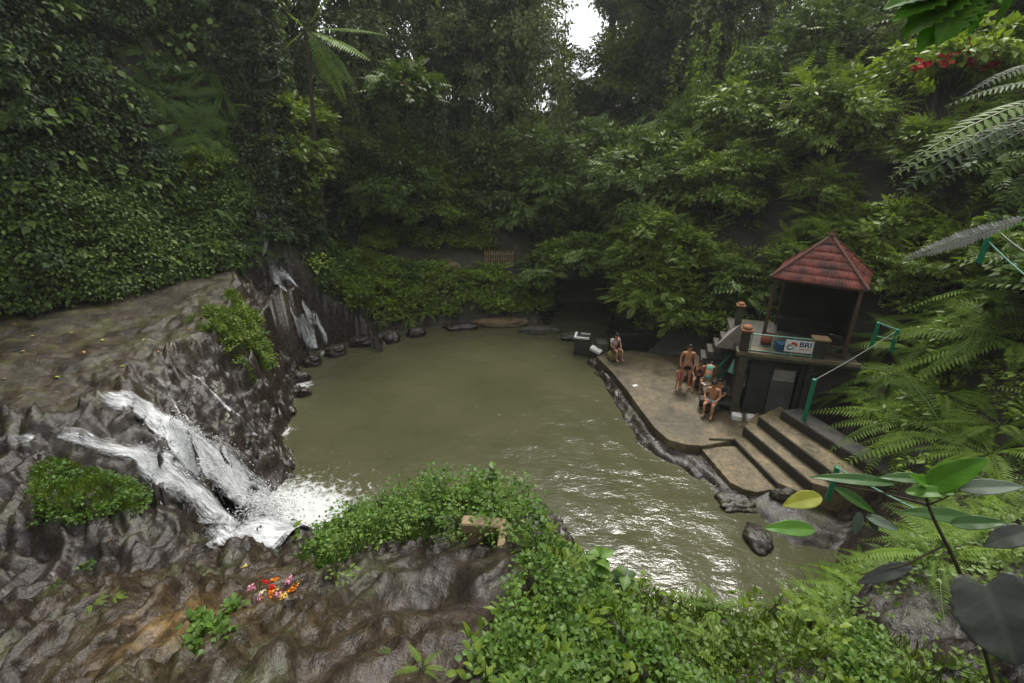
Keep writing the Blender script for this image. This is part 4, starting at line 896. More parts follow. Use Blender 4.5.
mb.build('ridge_tiles',flat('ridge_dark',(.12,.06,.045)),rf)
mb=MB(); mb.sph((0,0,az_+.06),.1,(1,1,.8)).bar((0,0,az_+.1),(0,0,az_+.26),.06,.012,8).build('finial',M['ridge_dark'],rf)
mb=MB(); 
for s_ in (-1,1): mb.box((0,s_*(hw-.06),ez-.02),(2*hw-.1,.05,.1)).box((s_*(hw-.06),0,ez-.02),(.05,2*hw-.22,.1))
mb.box((0,0,ez+.03),(2*hw-.2,2*hw-.2,.02)); mb.build('eave_frame',M['wood'],pv)
for sx_ in (-1,1):
    for sy_ in (-1,1): MB().box((sx_*1.1,sy_*1.1,ez/2-.03),(.1,.1,ez-.08),bev=.01).build('post',M['wood'],pv)
MB().box((0,1.0,.95),(2.1,.05,1.8)).box((1.0,0,.95),(.05,2.0,1.8)).build('shade_panels',M['recess'],pv)  # dark panels added to stand in for the black shade inside
mb=MB(); mb.box((-.2,.6,.42),(1.6,.5,.06)); mb.box((-.2,.6,.2),(1.5,.4,.4)); mb.build('bench',M['recess'],pv)  # bench coloured near-black to match the shaded interior
MB().box((0,-1.12,.35),(2.1,.04,.06)).box((0,-1.12,.12),(2.1,.04,.05)).build('low_rail',M['wood'],pv)
bpy.context.view_layer.update()
def small(name,o_mb,m_,loc,label,cat,rz=0.):
    o=o_mb.build(name,m_); o.location=loc; o.rotation_euler.z=rz; tag(o,label,cat); return o
small('plastic_crate',MB().box((0,0,.12),(.4,.25,.24),bev=.02).box((0,0,.25),(.44,.29,.03),bev=.005),flat('crate_blue',(.04,.10,.2)),G(1.1,.25,H_+.07),'blue plastic crate behind the white banner','crate')
small('red_bag',MB().sph((0,0,.16),.2,(1,.7,.9)).bar((0,0,.3),(0,0,.4),.05,.02),flat('bag_red',(.28,.09,.05)),G(.75,.9,H_),'rust red bag on the deck behind the railing','bag')
# ------------------------------------------------------------------ green posts with ropes on the slope
def post(px,pyb,pyt,y=None,label='',r=.05,zb=None):
    b_=P(px,pyb,zb) if zb is not None else hit(px,pyb) if y is None else PY(px,pyb,y)
    mb=MB(); t_=PY(px+(pyb-pyt)*.22,pyt,b_.y); h=t_.z-b_.z
    mb.bar((0,0,-.2),(0,0,h),r); mb.sph((0,0,h),r*1.15,(1,1,.6)); o=mb.build('green_post',M['green']); o.location=b_; tag(o,label,'post'); return b_,b_+Vector((0,0,h))
def rope(a,b,label,r=.012,sag=.12,m_='rope',name='rope',cat='rope'):
    q=np.linspace(0,1,14); a=np.array(a);b=np.array(b); pts=a[None]*(1-q)[:,None]+b[None]*q[:,None]; pts[:,2]-=sag*4*q*(1-q)
    v_,f_=tube([(pts-a,np.full(14,r))],6); o=link(name,npmesh(name,v_,f_,M[m_],None,True)); o.location=a; tag(o,label,cat)
pa=post(804,420,380,label='green post beside the head of the steps',r=.06,zb=1.36)
pb=post(873,341,323,y=12.6,label='green post above the pavilion deck on the slope')
pc=post(893,345,330,y=12.2,label='short green post half hidden by fern fronds')
pd=post(983,252,226,y=8.6,label='green post up the slope under the silvery leaf',r=.045)
pe=post(830,492,468,y=8.0,label='green post behind the big leaved plant',r=.05)
rope(pa[1],pc[1],'pale rope from the green post by the steps up the slope',sag=.05)
rope(pb[1],pc[1],'short green bar between two posts above the deck',.02,0,'green','handrail','rail')
rope(pb[0]+Vector((0,0,.15)),pc[0]+Vector((0,0,.15)),'lower green bar between two posts above the deck',.02,0,'green','handrail','rail')
rope(pd[1],PY(1060,272,7.2),'upper pale rope running off at the right edge',.012,.05)
rope(pd[1]-Vector((0,0,.25)),PY(1060,300,7.2),'lower teal rope running off at the right edge',.014,.05,'pipe')
rope(pe[1],PY(930,516,6.0),'teal rope behind the big leaved plant',.016,.02,'pipe')
# ------------------------------------------------------------------ far bank details
p=P(500,320,.2); rock('flat_rock',500,322,.12,1.25,(1.15,.42,.22),'orange_rock','long flat ochre rock at the far edge of the pool',8,.1)
rock('rock',540,330,.1,.7,(1.6,.5,.35),'midstone','low brown rock shelf right of the flat ochre rock',9,.15)
rock('rock',575,337,.1,.5,(1.5,.6,.4),'midstone','brown rock beside the dark box',10,.15)
rock('rock',462,327,.1,.55,(1.5,.6,.4),'darkstone','dark rock left of the flat ochre rock',11,.2)
rock('boulder',452,268,PY(452,268,24.6).z,.42,(1.1,.7,.8),'orange_rock','ochre boulder on the bank left of the bamboo fence',12,.16)
rock('boulder',268,462,.15,.42,(1.1,.8,.8),'orange_rock','ochre streaked boulder at the foot of the dark rock face',13,.2)
rock('boulder',250,432,.5,.5,(.8,1.1,.9),'darkstone','dark boulder right of the main waterfall',14,.22)
rock('boulder',243,492,.25,.38,(1.,.8,.9),'darkstone','dark boulder standing in the white water',15,.22)
rock('boulder',262,412,1.,.3,(.7,.9,1.2),'midstone','pale boulder above the ochre streaked boulder',16,.2)
for i,(px,py,r_) in enumerate(((300,392,.3),(296,378,.35),(312,362,.35),(336,352,.4),(360,343,.45),(388,338,.5),(415,334,.4),(285,412,.28),(282,398,.25))):
    rock('shore_rock',px,py,.1,r_,(1.2,.9,.75),'darkstone',f'{ORD[i].strip()+" " if 0 else ""}dark shore rock',20+i,.25)
so=[o for o in C.objects if o.name.startswith('shore_rock')]
for o in so: o['group']='dark rocks along the left shore'
ordlabel(so,'dark rock','along the left shore of the pool')
fb=PY(485,262,24.9); fn_=empty('bamboo_fence',fb); tag(fn_,'short bamboo fence at the foot of the dark forest','fence'); bpy.context.view_layer.update()
fe=PY(513,262,24.9); d_=fe-fb
for k in range(13):
    q=fb+d_*(k/12); partbar('slat',q-Vector((0,0,.1)),q+Vector((0,0,.55+.05*random.random())),.035,M['bamboo'],fn_)
for h_ in (.15,.42): partbar('rail',fb+Vector((0,-.05,h_)),fe+Vector((0,-.05,h_)),.025,M['bamboo'],fn_)
ss=PY(519,278,24.2); st2=empty('garden_steps',ss); tag(st2,'flight of dark stone steps right of the bamboo fence','steps')
for k in range(7): MB().box((.0,.2*k,.08+.16*k-.1),(1.1,.24,.16),bev=.015).build('step',M['midstone'],st2)
wl=PY(571,222,27.4); st3=empty('wooden_stairs',wl); tag(st3,'steep wooden stairs climbing between the trees','stairs')
for s_ in (-.42,.42): MB().bar((s_,0,0),(s_,1.2,2.6),.05).build('stringer',M['wood'],st3)
for k in range(11): MB().box((0,.1*k+.05,.12+.235*k),(.84,.26,.05)).build('tread',M['wood'],st3)
# dark box with a white rim, white slab
bx=P(582,349,.2); b0=empty('pump_box',(bx.x,bx.y,.05),-.25); tag(b0,'dark square box with white rim standing at the pool edge','box')
MB().box((0,0,.38),(.68,.6,.72),bev=.02).build('body',M['darkstone'],b0)
mb=MB(); mb.box((-.3,0,.78),(.09,.66,.07)); mb.box((.02,-.3,.78),(.56,.09,.07)); mb.build('rim',M['white'],b0)
mb=MB(); mb.box((.1,.27,.77),(.4,.05,.05)); mb.build('rim',M['white'],b0)
o=MB().box((0,0,0),(.5,.3,.16),bev=.03).build('white_slab',M['white']); o.location=P(596,350,.45); o.rotation_euler=(.1,.35,-.5); tag(o,'tilted white slab between the dark box and the terrace','slab')
mb=MB(); mb.box((0,0,.3),(.5,.5,.9),bev=.05); o=mb.build('stone_pier',M['midstone']); o.location=P(601,357,0); tag(o,'mossy stone pier at the far corner of the terrace','pier')
# rock wall behind the terrace
WLp=[P(618,357,ZP)+Vector((0,.55,0)),P(650,352,ZP)+Vector((0,.2,0)),P(690,352,ZP)+Vector((0,.3,0)),P(722,362,ZP)+Vector((0,.3,0))]
mb=MB()
for a,b2 in zip(WLp,WLp[1:]):
    d=(b2-a); c=(a+b2)/2; mb.box((c.x,c.y+.25,ZP+.3),(d.length+.1,.4,.9),math.atan2(d.y,d.x),bev=.04)
o=mb.build('retaining_wall',M['recess']); tag(o,'dark retaining wall at the back of the terrace with recess shade in its colour','wall')  # dark rock, blackened further so its colour carries the recess shade
# broken concrete block in the foreground bushes
bb=P(492,535,4.5); gz=tz(bb.x,bb.y)[0]; bb=hit(495,545); o=MB().box((-.12,.12,.08),(.42,.12,.12),bev=.012).box((.1,-.06,.08),(.12,.34,.12),bev=.012).box((-.05,.16,-.12),(.5,.1,.32),bev=.012).build('broken_block',flat('tan_block',(.27,.20,.12),.8)); o.location=bb+Vector((0,0,.03)); o.rotation_euler=(.1,0,-.1); tag(o,'broken tan concrete corner block among the bushes','block')
# ------------------------------------------------------------------ flower offering, fallen leaves
fo=hit(278,594); fe_=empty('flower_offering',fo); tag(fe_,'scattered heap of red, orange and pink flower petals on the rock','flowers')
cols=[('petal_red',(.62,.02,.02)),('petal_orange',(.75,.24,.02)),('petal_pink',(.72,.33,.42)),('petal_yellow',(.75,.50,.12)),('petal_cream',(.72,.62,.42))]
spots=[(265,585,0),(271,590,0),(262,596,4),(269,597,1),(275,582,1),(283,592,0),(277,598,2),(284,599,3),(288,583,2),(293,590,1),(298,582,3),(259,600,2),(252,590,2),(290,590,1),(274,592,3),(280,586,4)]
for px,py,ci in spots:
    h_=hit(px,py); nP=40; pos=rng.normal(0,.016,(nP,3)).clip(-.03,.03)*np.array([1,1,.5])+np.array(h_-fo)+np.array([0,0,.02])
    v_,f_,tn=leaves(pos,rdir(nP)+np.array([0,0,.3]),rdir(nP)+np.array([0,0,1.]),rng.uniform(.018,.034,nP),.009,True)
    link('flower',npmesh('flower',v_,f_,flat(*cols[ci],)),None,fe_)
ob=[]
for i,(px,py) in enumerate([(20,353),(55,378),(5,380),(103,340),(145,340),(84,352),(35,337),(120,368),(160,352),(190,330),(60,400),(12,325),(200,318),(70,334),(112,540),(248,568)]):
    h_=hit(px,py); n1_=1; 
    v_,f_,tn=leaves(np.zeros((1,3)),rdir(1)*np.array([1,1,.1]),np.array([[.1,.1,1.]]),.12 if px<210 and py<480 else .08,.035,True)
    o=link('fallen_leaf',npmesh('fallen_leaf',v_,f_,flat(*(('leaf_yellow',(.45,.36,.06)),('leaf_lime',(.3,.36,.06)),('leaf_tan',(.45,.22,.06)))[i%3]))); o.location=h_+Vector((0,0,.03)); tag(o,'',"leaf",'fallen leaves on the rock'); ob.append(o)
ordlabel(ob,'fallen leaf','lying on the bare rock at left')
# ------------------------------------------------------------------ near plants at the right
def leafmesh(name,base,tip,wpx_world,up,mt,parent=None,heart=False,curl=.12,serr=0.):
    base=Vector(base);tip=Vector(tip); d=tip-base; L_=d.length; d.normalize(); s_=d.cross(Vector(up)).normalized(); n_2=s_.cross(d)
    NU,NV=36,14; VV=[];FF=[];TT=[]
    for i in range(NU+1):
        t_=i/NU; w_=(math.sin(math.pi*min(1,t_**.75))**.8)*wpx_world*.5
        if heart: w_=wpx_world*.5*(math.sin(math.pi*(.18+.82*t_)**1.0)**.75 if t_>0 else .45)
        if t_>=1: w_=.0005
        for j in range(NV+1):
            v__=j/NV*2-1; sw=1-serr*abs(math.sin(i*.9))*abs(v__)+.03*math.sin(i*1.3+j)*abs(v__)
            bk=(-.16*L_*abs(v__)*(1-t_)**3 if heart else 0)
            VV.append((d*(L_*t_+bk)+s_*(w_*v__*sw)+n_2*(-curl*L_*t_*t_+.22*w_*abs(v__)+.006*math.sin(t_*17)*abs(v__)*wpx_world*2))[:]); TT.append(.3+.12*math.sin(t_*9+v__*3)+(.3 if abs(v__)<.08 else 0)+(.22 if math.cos((t_-.28*abs(v__))*44)>.8 else 0))
    for i in range(NU):
        for j in range(NV): a=i*(NV+1)+j; FF.append((a,a+1,a+NV+2,a+NV+1))
    o=link(name,npmesh(name,VV,FF,M[mt],{'tint':TT},True),None,parent); 
    sl=o.modifiers.new('s','SOLIDIFY'); sl.thickness=.0015
    o.location=base-(parent.location if parent else Vector()); return o
M['big_bright']=leafmat('big_leaf_bright',(.05,.13,.012),(.11,.27,.025),.35,.35); M['big_mid']=leafmat('big_leaf_mid',(.025,.07,.012),(.06,.14,.025),.35,.25)
M['big_grey']=leafmat('big_leaf_grey',(.05,.07,.045),(.12,.16,.11),.5,.1,.25,.25); M['big_dark']=leafmat('big_leaf_dark',(.014,.017,.014),(.055,.065,.05),.4,.08); M['big_yellow']=leafmat('big_leaf_yellow',(.16,.20,.02),(.34,.33,.03),.5,.3,.25,.25)
M['lobe_green']=leafmat('lobe_green',(.08,.2,.015),(.16,.36,.03),.5,.55,.2,.2)
M['silver']=leafmat('silver_leaf',(.22,.23,.21),(.34,.35,.33),.6,.1)
Y0=2.3
pr_=PY(1005,700,2.0); bp=empty('big_leaved_plant',pr_); tag(bp,'tall big leaved plant with one dark heart leaf at lower right','plant'); bpy.context.view_layer.update()
def stem(pts,rad,parent,name='stem',mt='twig'):
    a=np.array([tuple(Vector(p)-parent.location) for p in pts]); k=24; s_=np.linspace(0,1,len(pts)); q=np.linspace(0,1,k); pp=np.stack([np.interp(q,s_,a[:,i]) for i in range(3)],1)
    for _ in range(2): pp[1:-1]=(pp[:-2]+pp[1:-1]*2+pp[2:])/4
    v_,f_=tube([(pp,np.linspace(rad,rad*.5,k))],7); return link(name,npmesh(name,v_,f_,M[mt],None,True),None,parent)
stem([PY(1000,710,2.0),PY(975,610,2.15),PY(955,560,2.2),PY(938,528,2.25),PY(928,505,2.3),PY(925,490,2.3)],.014,bp)
stem([PY(945,545,2.2),PY(905,565,2.2),PY(860,575,2.25)],.007,bp); stem([PY(930,505,2.3),PY(880,492,2.4),PY(835,485,2.5)],.006,bp); stem([PY(928,505,2.3),PY(945,498,2.25),PY(960,490,2.2)],.006,bp)
upc=Vector((-.35,-.45,1))
for (a,b_,w_,mt,hrt,ya,yb) in [((925,490),(986,457),26,'big_bright',0,2.3,2.2),((928,486),(912,474),12,'big_bright',0,2.3,2.3),((905,492),(960,491),13,'big_bright',0,2.3,2.2),((950,524),(1008,521),15,'big_mid',0,2.2,2.1),((958,489),(1026,484),17,'big_grey',0,2.2,2.1),
   ((822,497),(783,504),19,'big_yellow',0,2.5,2.5),((815,530),(766,526),17,'big_bright',0,2.5,2.5),((895,484),(812,473),13,'big_mid',0,2.4,2.5),((835,488),(880,513),12,'big_mid',0,2.5,2.4),((866,516),(900,530),11,'big_grey',0,2.4,2.3),((868,514),(880,535),9,'big_grey',0,2.4,2.35),((860,512),(855,536),9,'big_grey',0,2.4,2.35),
   ((912,565),(857,582),15,'big_dark',0,2.2,2.2),((985,585),(1022,668),78,'big_dark',1,2.05,1.75),((975,520),(905,508),16,'big_mid',0,2.3,2.3),((930,480),(880,475),12,'big_mid',0,2.35,2.4),((1030,530),(985,545),22,'big_dark',0,2.1,2.1)]:
    A_=PY(*a,ya);B_=PY(*b_,yb); dep_=proj(*A_)[2]; o=leafmesh('leaf',A_,B_,w_*dep_/F,upc,mt,bp,bool(hrt))
lf_=empty('overhanging_leaf',PY(975,-22,2.6)); tag(lf_,'bright lobed green leaf hanging into the top right corner','leaf'); bpy.context.view_layer.update()
cN=PY(975,-22,2.6)
for (tx,ty,w_) in ((884,6,22),(893,18,20),(903,36,22),(918,50,22),(938,44,22),(955,36,20),(972,34,18),(1008,10,18),(890,-8,20)):
    B_=PY(tx,ty,2.5+random.random()*.1); leafmesh('lobe',cN,B_,w_*1.9*2.6/F,(.1,-.5,.9),'lobe_green',lf_,False,.04,.3)
leafmesh('lobe',PY(1012,-15,2.5),PY(1000,24,2.5),9*2.6/F,(.1,-.8,.6),'big_bright',lf_)
# pinnate fronds hanging into frame, as single fronds
def frond(name,a,b_,ya,yb,mt,label,pairs=26,lf=.16,W=.14,arch=.05,up=(-.2,-.35,1.),cat='leaf',group=None):
    A_=PY(*a,ya);B_=PY(*b_,yb); d=B_-A_; L_=d.length
    v_,f_,tn=pinnate(np.zeros((1,3)),np.array([d[:]]),np.array([up],float),np.array([L_]),pairs,lf,W,arch,.25)
    o=link(name,npmesh(name,v_,f_,M[mt],{'tint':tn})); o.location=A_; tag(o,label,cat,group); return o
frond('silver_frond',(1040,212),(902,258),4.6,5.2,'silver','silvery dry frond reaching in from the right edge',34,.12,.22,up=(-.35,-.75,.6))
frond('green_frond',(1045,214),(985,236),4.5,4.9,'big_bright','bright green frond overlapping the silvery frond',16,.18,.3)
for i,(a,b_) in enumerate([((1060,95),(925,112)),((1060,105),(903,152)),((1055,115),(935,163)),((1060,130),(958,190)),((1060,80),(960,78)),((1055,150),(985,215)),((1060,60),(985,60)),((1050,120),(912,132))]):
    o=frond('branch_frond',a,b_,7.4,7.+.2*i%1,['leaf_a','leaf_c','leaf_c','leaf_a'][i%4],'x',19,.15,.16,.34,group='pinnate fronds at the upper right edge')
ordlabel([o for o in C.objects if o.name.startswith('branch_frond')],'broad pinnate frond','at the upper right edge')
# tree fern at the top left
h_=PY(306,30,22.6); hb=Vector((h_.x-.6,h_.y+.5,tz(h_.x-.6,h_.y+.5)[0]-.2)); tf=empty('tree_fern',h_); tag(tf,'pale tree fern fronds spreading at the top of the dark cliff','tree fern'); bpy.context.view_layer.update()
stem([hb,hb.lerp(h_,.5)+Vector((-.15,.1,0)),h_],.13,tf,'trunk','bark')
for (tx,ty,yy) in ((360,42,-.9),(352,72,-.9),(346,88,-.5),(290,10,-.5),(330,-20,0),(372,20,.2),(280,45,-.2)):
    B_=PY(tx,ty,yy+h_.y); d=B_-h_; v_,f_,tn=pinnate(np.zeros((1,3)),np.array([d[:]]),np.array([(0,-.2,1.)]),np.array([d.length*1.15]),26,.22,.13,.18,.2); link('frond',npmesh('frond',v_,f_,M['fern'],{'tint':tn}),None,tf)
# flowering shrubs
def flowers(px,py,yy,spots_,label,col,name='flowering_shrub',key='sh1',s=.8):
    c=PY(px,py,yy); r=put_shrub(name,key,c.x,c.y,label,'shrub',None,s,c.z-.3*s); r.rotation_euler.z=0; bpy.context.view_layer.update()
    for (qx,qy,yq) in spots_:
        B_=PY(qx,qy,yy+yq); nP=30; pos=rng.normal(0,.06,(nP,3)); v_,f_,tn=leaves(pos,rdir(nP),rdir(nP),.08,.035,True); o=link('flower',npmesh('flower',v_,f_,flat(*col)),None,r); o.location=(B_-r.location)/s
flowers(950,72,13.5,[(970,48,-.9),(972,58,-.9),(947,58,-.9),(921,66,-.8),(990,66,-.9)],'shrub dotted with red flowers below the hanging leaf',('flower_red',(.55,.03,.04)),s=1.2)
flowers(405,98,23.5,[(405,84,-.9),(410,90,-.9)],'shrub with rusty orange new leaves left of center',('leaf_rust',(.25,.07,.03)),key='sh3',s=1.3)
# small upright saplings on the near rim
def sapling(px,py,hh,label,nl=12,L_=.10,mt='cover',W=.38,name='sapling'):
    b_=hit(px,py); r=empty(name,b_); tag(r,label,'sapling'); k=9; q=np.linspace(0,1,k); pts=np.stack([.05*np.sin(q*2+px),.04*np.cos(q*2)-.04,q*hh],1); pts[:,:2]*=hh/.5
    v_,f_=tube([(pts,np.linspace(.006,.003,k))],5); link('stem',npmesh('stem',v_,f_,M['twig'],None,True),None,r)
    hq=rng.random(nl)**.6; pos=np.stack([np.interp(hq,q,pts[:,i]) for i in range(3)],1); an=rng.random(nl)*6.28
    v_,f_,tn=leaves(pos,np.stack([np.cos(an),np.sin(an),rng.uniform(-.1,.5,nl)],1),np.array([0,0,1.])+rng.normal(0,.2,(nl,3)),L_*rng.uniform(.7,1.2,nl),L_*W,True); link('foliage',npmesh('foliage',v_,f_,M[mt],{'tint':tn}),None,r)
sapling(300,548,.35,'dark leaved sapling right of the waterfall foam',8,.09,'leaf_b')
sapling(435,500,.62,'thin sapling leaning above the middle of the bushes',10,.08)
sapling(500,520,.75,'tall leafy sapling at the right end of the rim bushes',26,.09)
sapling(535,548,.5,'sapling just right of the broken tan block',18,.09)
sapling(625,612,.55,'large leaved sapling against the bright water reflection',16,.13)
sapling(600,600,.5,'sapling left of the bright water reflection',16,.11)
sapling(700,612,.5,'feathery sapling right of the bright water reflection',26,.08)
sapling(735,618,.4,'small sapling nearest the right bank waterline',16,.08)
for i,(px,py) in enumerate([(400,660),(422,668),(112,598),(92,604)]):
    h_=hit(px,py); put_fern(random.choice(FN),h_.x,h_.y,h_.z,.13,label='x',group='tiny ferns on the near rock')
tf_=[o for o in C.objects if o.get('group')=='tiny ferns on the near rock']; ordlabel(tf_,'tiny fern','rooted in the near rock')
# ------------------------------------------------------------------ people
def skinmesh(name,chains):
    """chains: list of (points, radii, links) -> joined evaluated skin meshes"""
    Vs=[];Fs=[];o_=0
    for pts,rad,lk in chains:
        me=bpy.data.meshes.new('t'); me.from_pydata([tuple(p) for p in pts],lk,[]); ob_=bpy.data.objects.new('t',me); C.objects.link(ob_)
        ob_.modifiers.new('k','SKIN'); su=ob_.modifiers.new('s','SUBSURF'); su.levels=1; su.render_levels=1
        sl=me.skin_vertices[0].data
        for i,r_ in enumerate(rad): sl[i].radius=(r_ if isinstance(r_,tuple) else (r_,r_)); sl[i].use_root=(i==0)
        dg=bpy.context.evaluated_depsgraph_get(); em=bpy.data.meshes.new_from_object(ob_.evaluated_get(dg))
        Vs+= [v.co[:] for v in em.vertices]; Fs+=[tuple(i+o_ for i in p.vertices) for p in em.polygons]; o_+=len(em.vertices)
        bpy.data.objects.remove(ob_); 
    return Vs,Fs
def mkmesh(name,V_,F_,m_,parent):
    me=bpy.data.meshes.new(name); me.from_pydata(V_,[],F_); me.update()
    for p in me.polygons: p.use_smooth=True
    return link(name,me,m_,parent)
POSE={ # joints: pelvis chest neck head | shoulder elbow wrist (r,l) | hip knee ankle toe (r,l); facing -Y
'stand':dict(pel=(0,0,.93),che=(0,.0,1.28),nk=(0,-.01,1.46),hd=(0,-.03,1.58),arm=[[(-.18,0,1.39),(-.25,.03,1.12),(-.24,-.07,.90)],[(.18,0,1.39),(.27,.02,1.13),(.30,-.08,.92)]],leg=[[(-.09,0,.88),(-.11,-.03,.49),(-.12,.02,.08),(-.13,-.13,.035)],[(.09,0,.88),(.12,-.02,.49),(.15,.03,.08),(.17,-.12,.035)]]),
'sit':dict(pel=(0,.02,.42),che=(0,.0,.76),nk=(0,-.05,.93),hd=(0,-.09,1.05),arm=[[(-.17,0,.87),(-.24,-.08,.63),(-.15,-.27,.52)],[(.17,0,.87),(.24,-.08,.63),(.14,-.28,.52)]],leg=[[(-.09,0,.40),(-.13,-.42,.46),(-.12,-.40,.08),(-.12,-.55,.035)],[(.09,0,.40),(.13,-.42,.46),(.13,-.44,.08),(.14,-.58,.035)]]),
'squat':dict(pel=(0,.08,.26),che=(0,-.06,.57),nk=(0,-.14,.72),hd=(0,-.19,.84),arm=[[(-.17,-.07,.68),(-.23,-.25,.50),(-.08,-.38,.44)],[(.17,-.07,.68),(.23,-.25,.50),(.09,-.38,.44)]],leg=[[(-.10,.04,.25),(-.15,-.30,.48),(-.13,-.02,.09),(-.15,-.17,.035)],[(.10,.04,.25),(.15,-.30,.48),(.13,-.02,.09),(.15,-.17,.035)]]),
'bend':dict(pel=(0,.15,.85),che=(0,-.10,1.08),nk=(0,-.26,1.12),hd=(0,-.38,1.10),arm=[[(-.17,-.18,1.08),(-.22,-.26,.82),(-.15,-.36,.62)],[(.17,-.18,1.08),(.25,-.24,.84),(.2,-.38,.66)]],leg=[[(-.09,.14,.82),(-.11,.0,.46),(-.11,.08,.08),(-.12,-.08,.035)],[(.09,.14,.82),(.12,.02,.46),(.13,.10,.08),(.14,-.06,.035)]]),
}
def person(loc,rz,pose,label,skin=(.42,.21,.13),clothes=(),hair='short',s=1.,group='bathers on the terrace',haircol=None):
    J={k:v for k,v in POSE[pose].items()}; v=Vector
    r=empty('person',loc,rz); r.scale=(s,s,s); tag(r,label,'person',group)
    pel,che,nk=v(J['pel']),v(J['che']),v(J['nk']); hd=v(J['hd']); wa=pel.lerp(che,.45)
    pts=[pel,wa,che,nk,nk.lerp(hd,.45)]; rad=[(.15,.11),(.125,.095),(.15,.105),(.058,.058),(.05,.05)]; lk=[(0,1),(1,2),(2,3),(3,4)]; ch=[]
    for a in J['arm']:
        i=len(pts); sh,el_,wr=map(v,a); dr_=(wr-el_).normalized(); pts+=[sh,el_,wr,wr+dr_*.06]; rad+=[.055,.042,.028,(.038,.018)]; lk+=[(2,i),(i,i+1),(i+1,i+2),(i+2,i+3)]
        pm=wr+dr_*.06; sd=dr_.cross(v((0,-1,.2))).normalized()
        for f_,(ln,of) in enumerate(((.065,-.026),(.078,-.009),(.073,.009),(.055,.025))):
            b0_=pm+sd*of; p2_=b0_+dr_*ln*.5+v((0,-.008,0)); p3_=b0_+dr_*ln+v((0,-.03,0)); ch.append(([b0_-dr_*.02,b0_+dr_*.015,p2_,p3_],[.009,.009,.0085,.007],[(0,1),(1,2),(2,3)]))
        ch.append(([wr+dr_*.03-sd*.02,wr+dr_*.05-sd*.045,wr+dr_*.085-sd*.055+v((0,-.015,0))],[.011,.010,.008],[(0,1),(1,2)]))
    for a in J['leg']:
        i=len(pts); hp,kn,an,to=map(v,a); pts+=[hp,hp.lerp(kn,.5),kn,kn.lerp(an,.35),an,to]; rad+=[.088,.078,.054,.055,.036,(.04,.026)]; lk+=[(0,i)]+[(i+k,i+k+1) for k in range(5)]
    Vb,Fb=skinmesh('body',[(pts,rad,lk)]+ch)
    # head: ellipsoid with brow, nose, chin, ears in the same mesh
    fd=v((0,-1,-.15)) if pose!='bend' else v((0,-.7,-.7)); q=v((0,-1,0)).rotation_difference(fd.normalized())
    bm=bmesh.new(); bmesh.ops.create_uvsphere(bm,u_segments=20,v_segments=14,radius=1)
    for w_ in bm.verts:
        x,y,z=w_.co; nose=math.exp(-((x/.16)**2+((z+.1)/.22)**2))*(y<-.5); jaw=1-.22*max(0,-z-.2); eye=math.exp(-(((abs(x)-.36)/.16)**2+((z-.08)/.12)**2))*(y<-.5); mo=math.exp(-((x/.3)**2+((z+.48)/.07)**2))*(y<-.5)
        w_.co=q@v((x*.078*jaw,y*.098-nose*.024+eye*.010+mo*.006,z*.118))
    for s_ in (-1,1): bmesh.ops.create_uvsphere(bm,u_segments=8,v_segments=6,radius=.02,matrix=Matrix.Translation(q@v((s_*.08,.005,0)))@Matrix.Diagonal((.5,1,1.5,1)))
    off=len(Vb); Vb+=[tuple(w_.co+hd) for w_ in bm.verts]; bm.verts.index_update(); Fb+=[tuple(w_.index+off for w_ in f_.verts) for f_ in bm.faces]; bm.free()
    mkmesh('body',Vb,Fb,flat('skin_%d'%int(skin[0]*100),skin,.5),r)
    hm=M['hair'] if haircol is None else flat(*haircol)
    bm=bmesh.new(); bmesh.ops.create_uvsphere(bm,u_segments=18,v_segments=12,radius=1)
    for w_ in bm.verts:
        x,y,z=w_.co; f_=1.0 if (z>.25 or y>.1) else .78
        zz=z*.128 if z>-.2 or hair=='short' else z*.128
        w_.co=q@v((x*.088*f_,(y*.108+.008)*f_ if y<0 else y*.112+.008,zz*(f_ if z<0 else 1)+.008))
    if hair=='long':
        for w_ in bm.verts:
            l_=q.inverted()@w_.co
            if l_.y>.02 and l_.z<0: w_.co+=v((0,.02,-.14*min(1,-l_.z/.08)))
    h_=[tuple(w_.co+hd) for w_ in bm.verts]; bm.verts.index_update(); mkmesh('hair',h_,[tuple(w_.index for w_ in f_.verts) for f_ in bm.faces],hm,r); bm.free()
    for s_ in (-1,1): MB().sph(hd+q@v((s_*.03,-.086,.012)),.009,u=8,v=6).build('eye',flat('eye_dark',(.03,.02,.02),.2),r,True)
    for kind,mt_ in clothes:
        mm=flat(*mt_)
        if kind in ('shorts','trousers'):
            p_=[pel+v((0,0,.05)),pel]; ra=[(.155,.118),(.165,.128)]; l_=[(0,1)]
            for a in J['leg']:
                hp,kn,an,_=map(v,a); i=len(p_); p_+=[hp,hp.lerp(kn,.5)]; ra+=[.105,.10]; l_+=[(1,i),(i,i+1)]
                if kind=='trousers': p_+=[kn,kn.lerp(an,.8)]; ra+=[.075,.062]; l_+=[(i+1,i+2),(i+2,i+3)]
            V2,F2=skinmesh('x',[(p_,ra,l_)]); mkmesh(kind,V2,F2,mm,r)
        if kind in ('top','shirt','dress'):
            p_=[wa if kind!='dress' else pel,wa.lerp(che,.5),che,che.lerp(nk,.45)]; ra=[(.15,.118),(.145,.115),(.165,.122),(.11,.085)]; l_=[(0,1),(1,2),(2,3)]
            if kind=='dress': p_.insert(0,pel-v((0,0,.28)) if pose=='stand' else pel); ra.insert(0,(.2,.17)); l_.append((3,4))
            if kind=='shirt':
                for a in J['arm']:
                    sh,el_,_=map(v,a); i=len(p_); p_+=[sh,sh.lerp(el_,.6)]; ra+=[.072,.062]; l_+=[(2,i),(i,i+1)]
            V2,F2=skinmesh('x',[(p_,ra,l_)]); mkmesh(kind,V2,F2,mm,r)
    return r
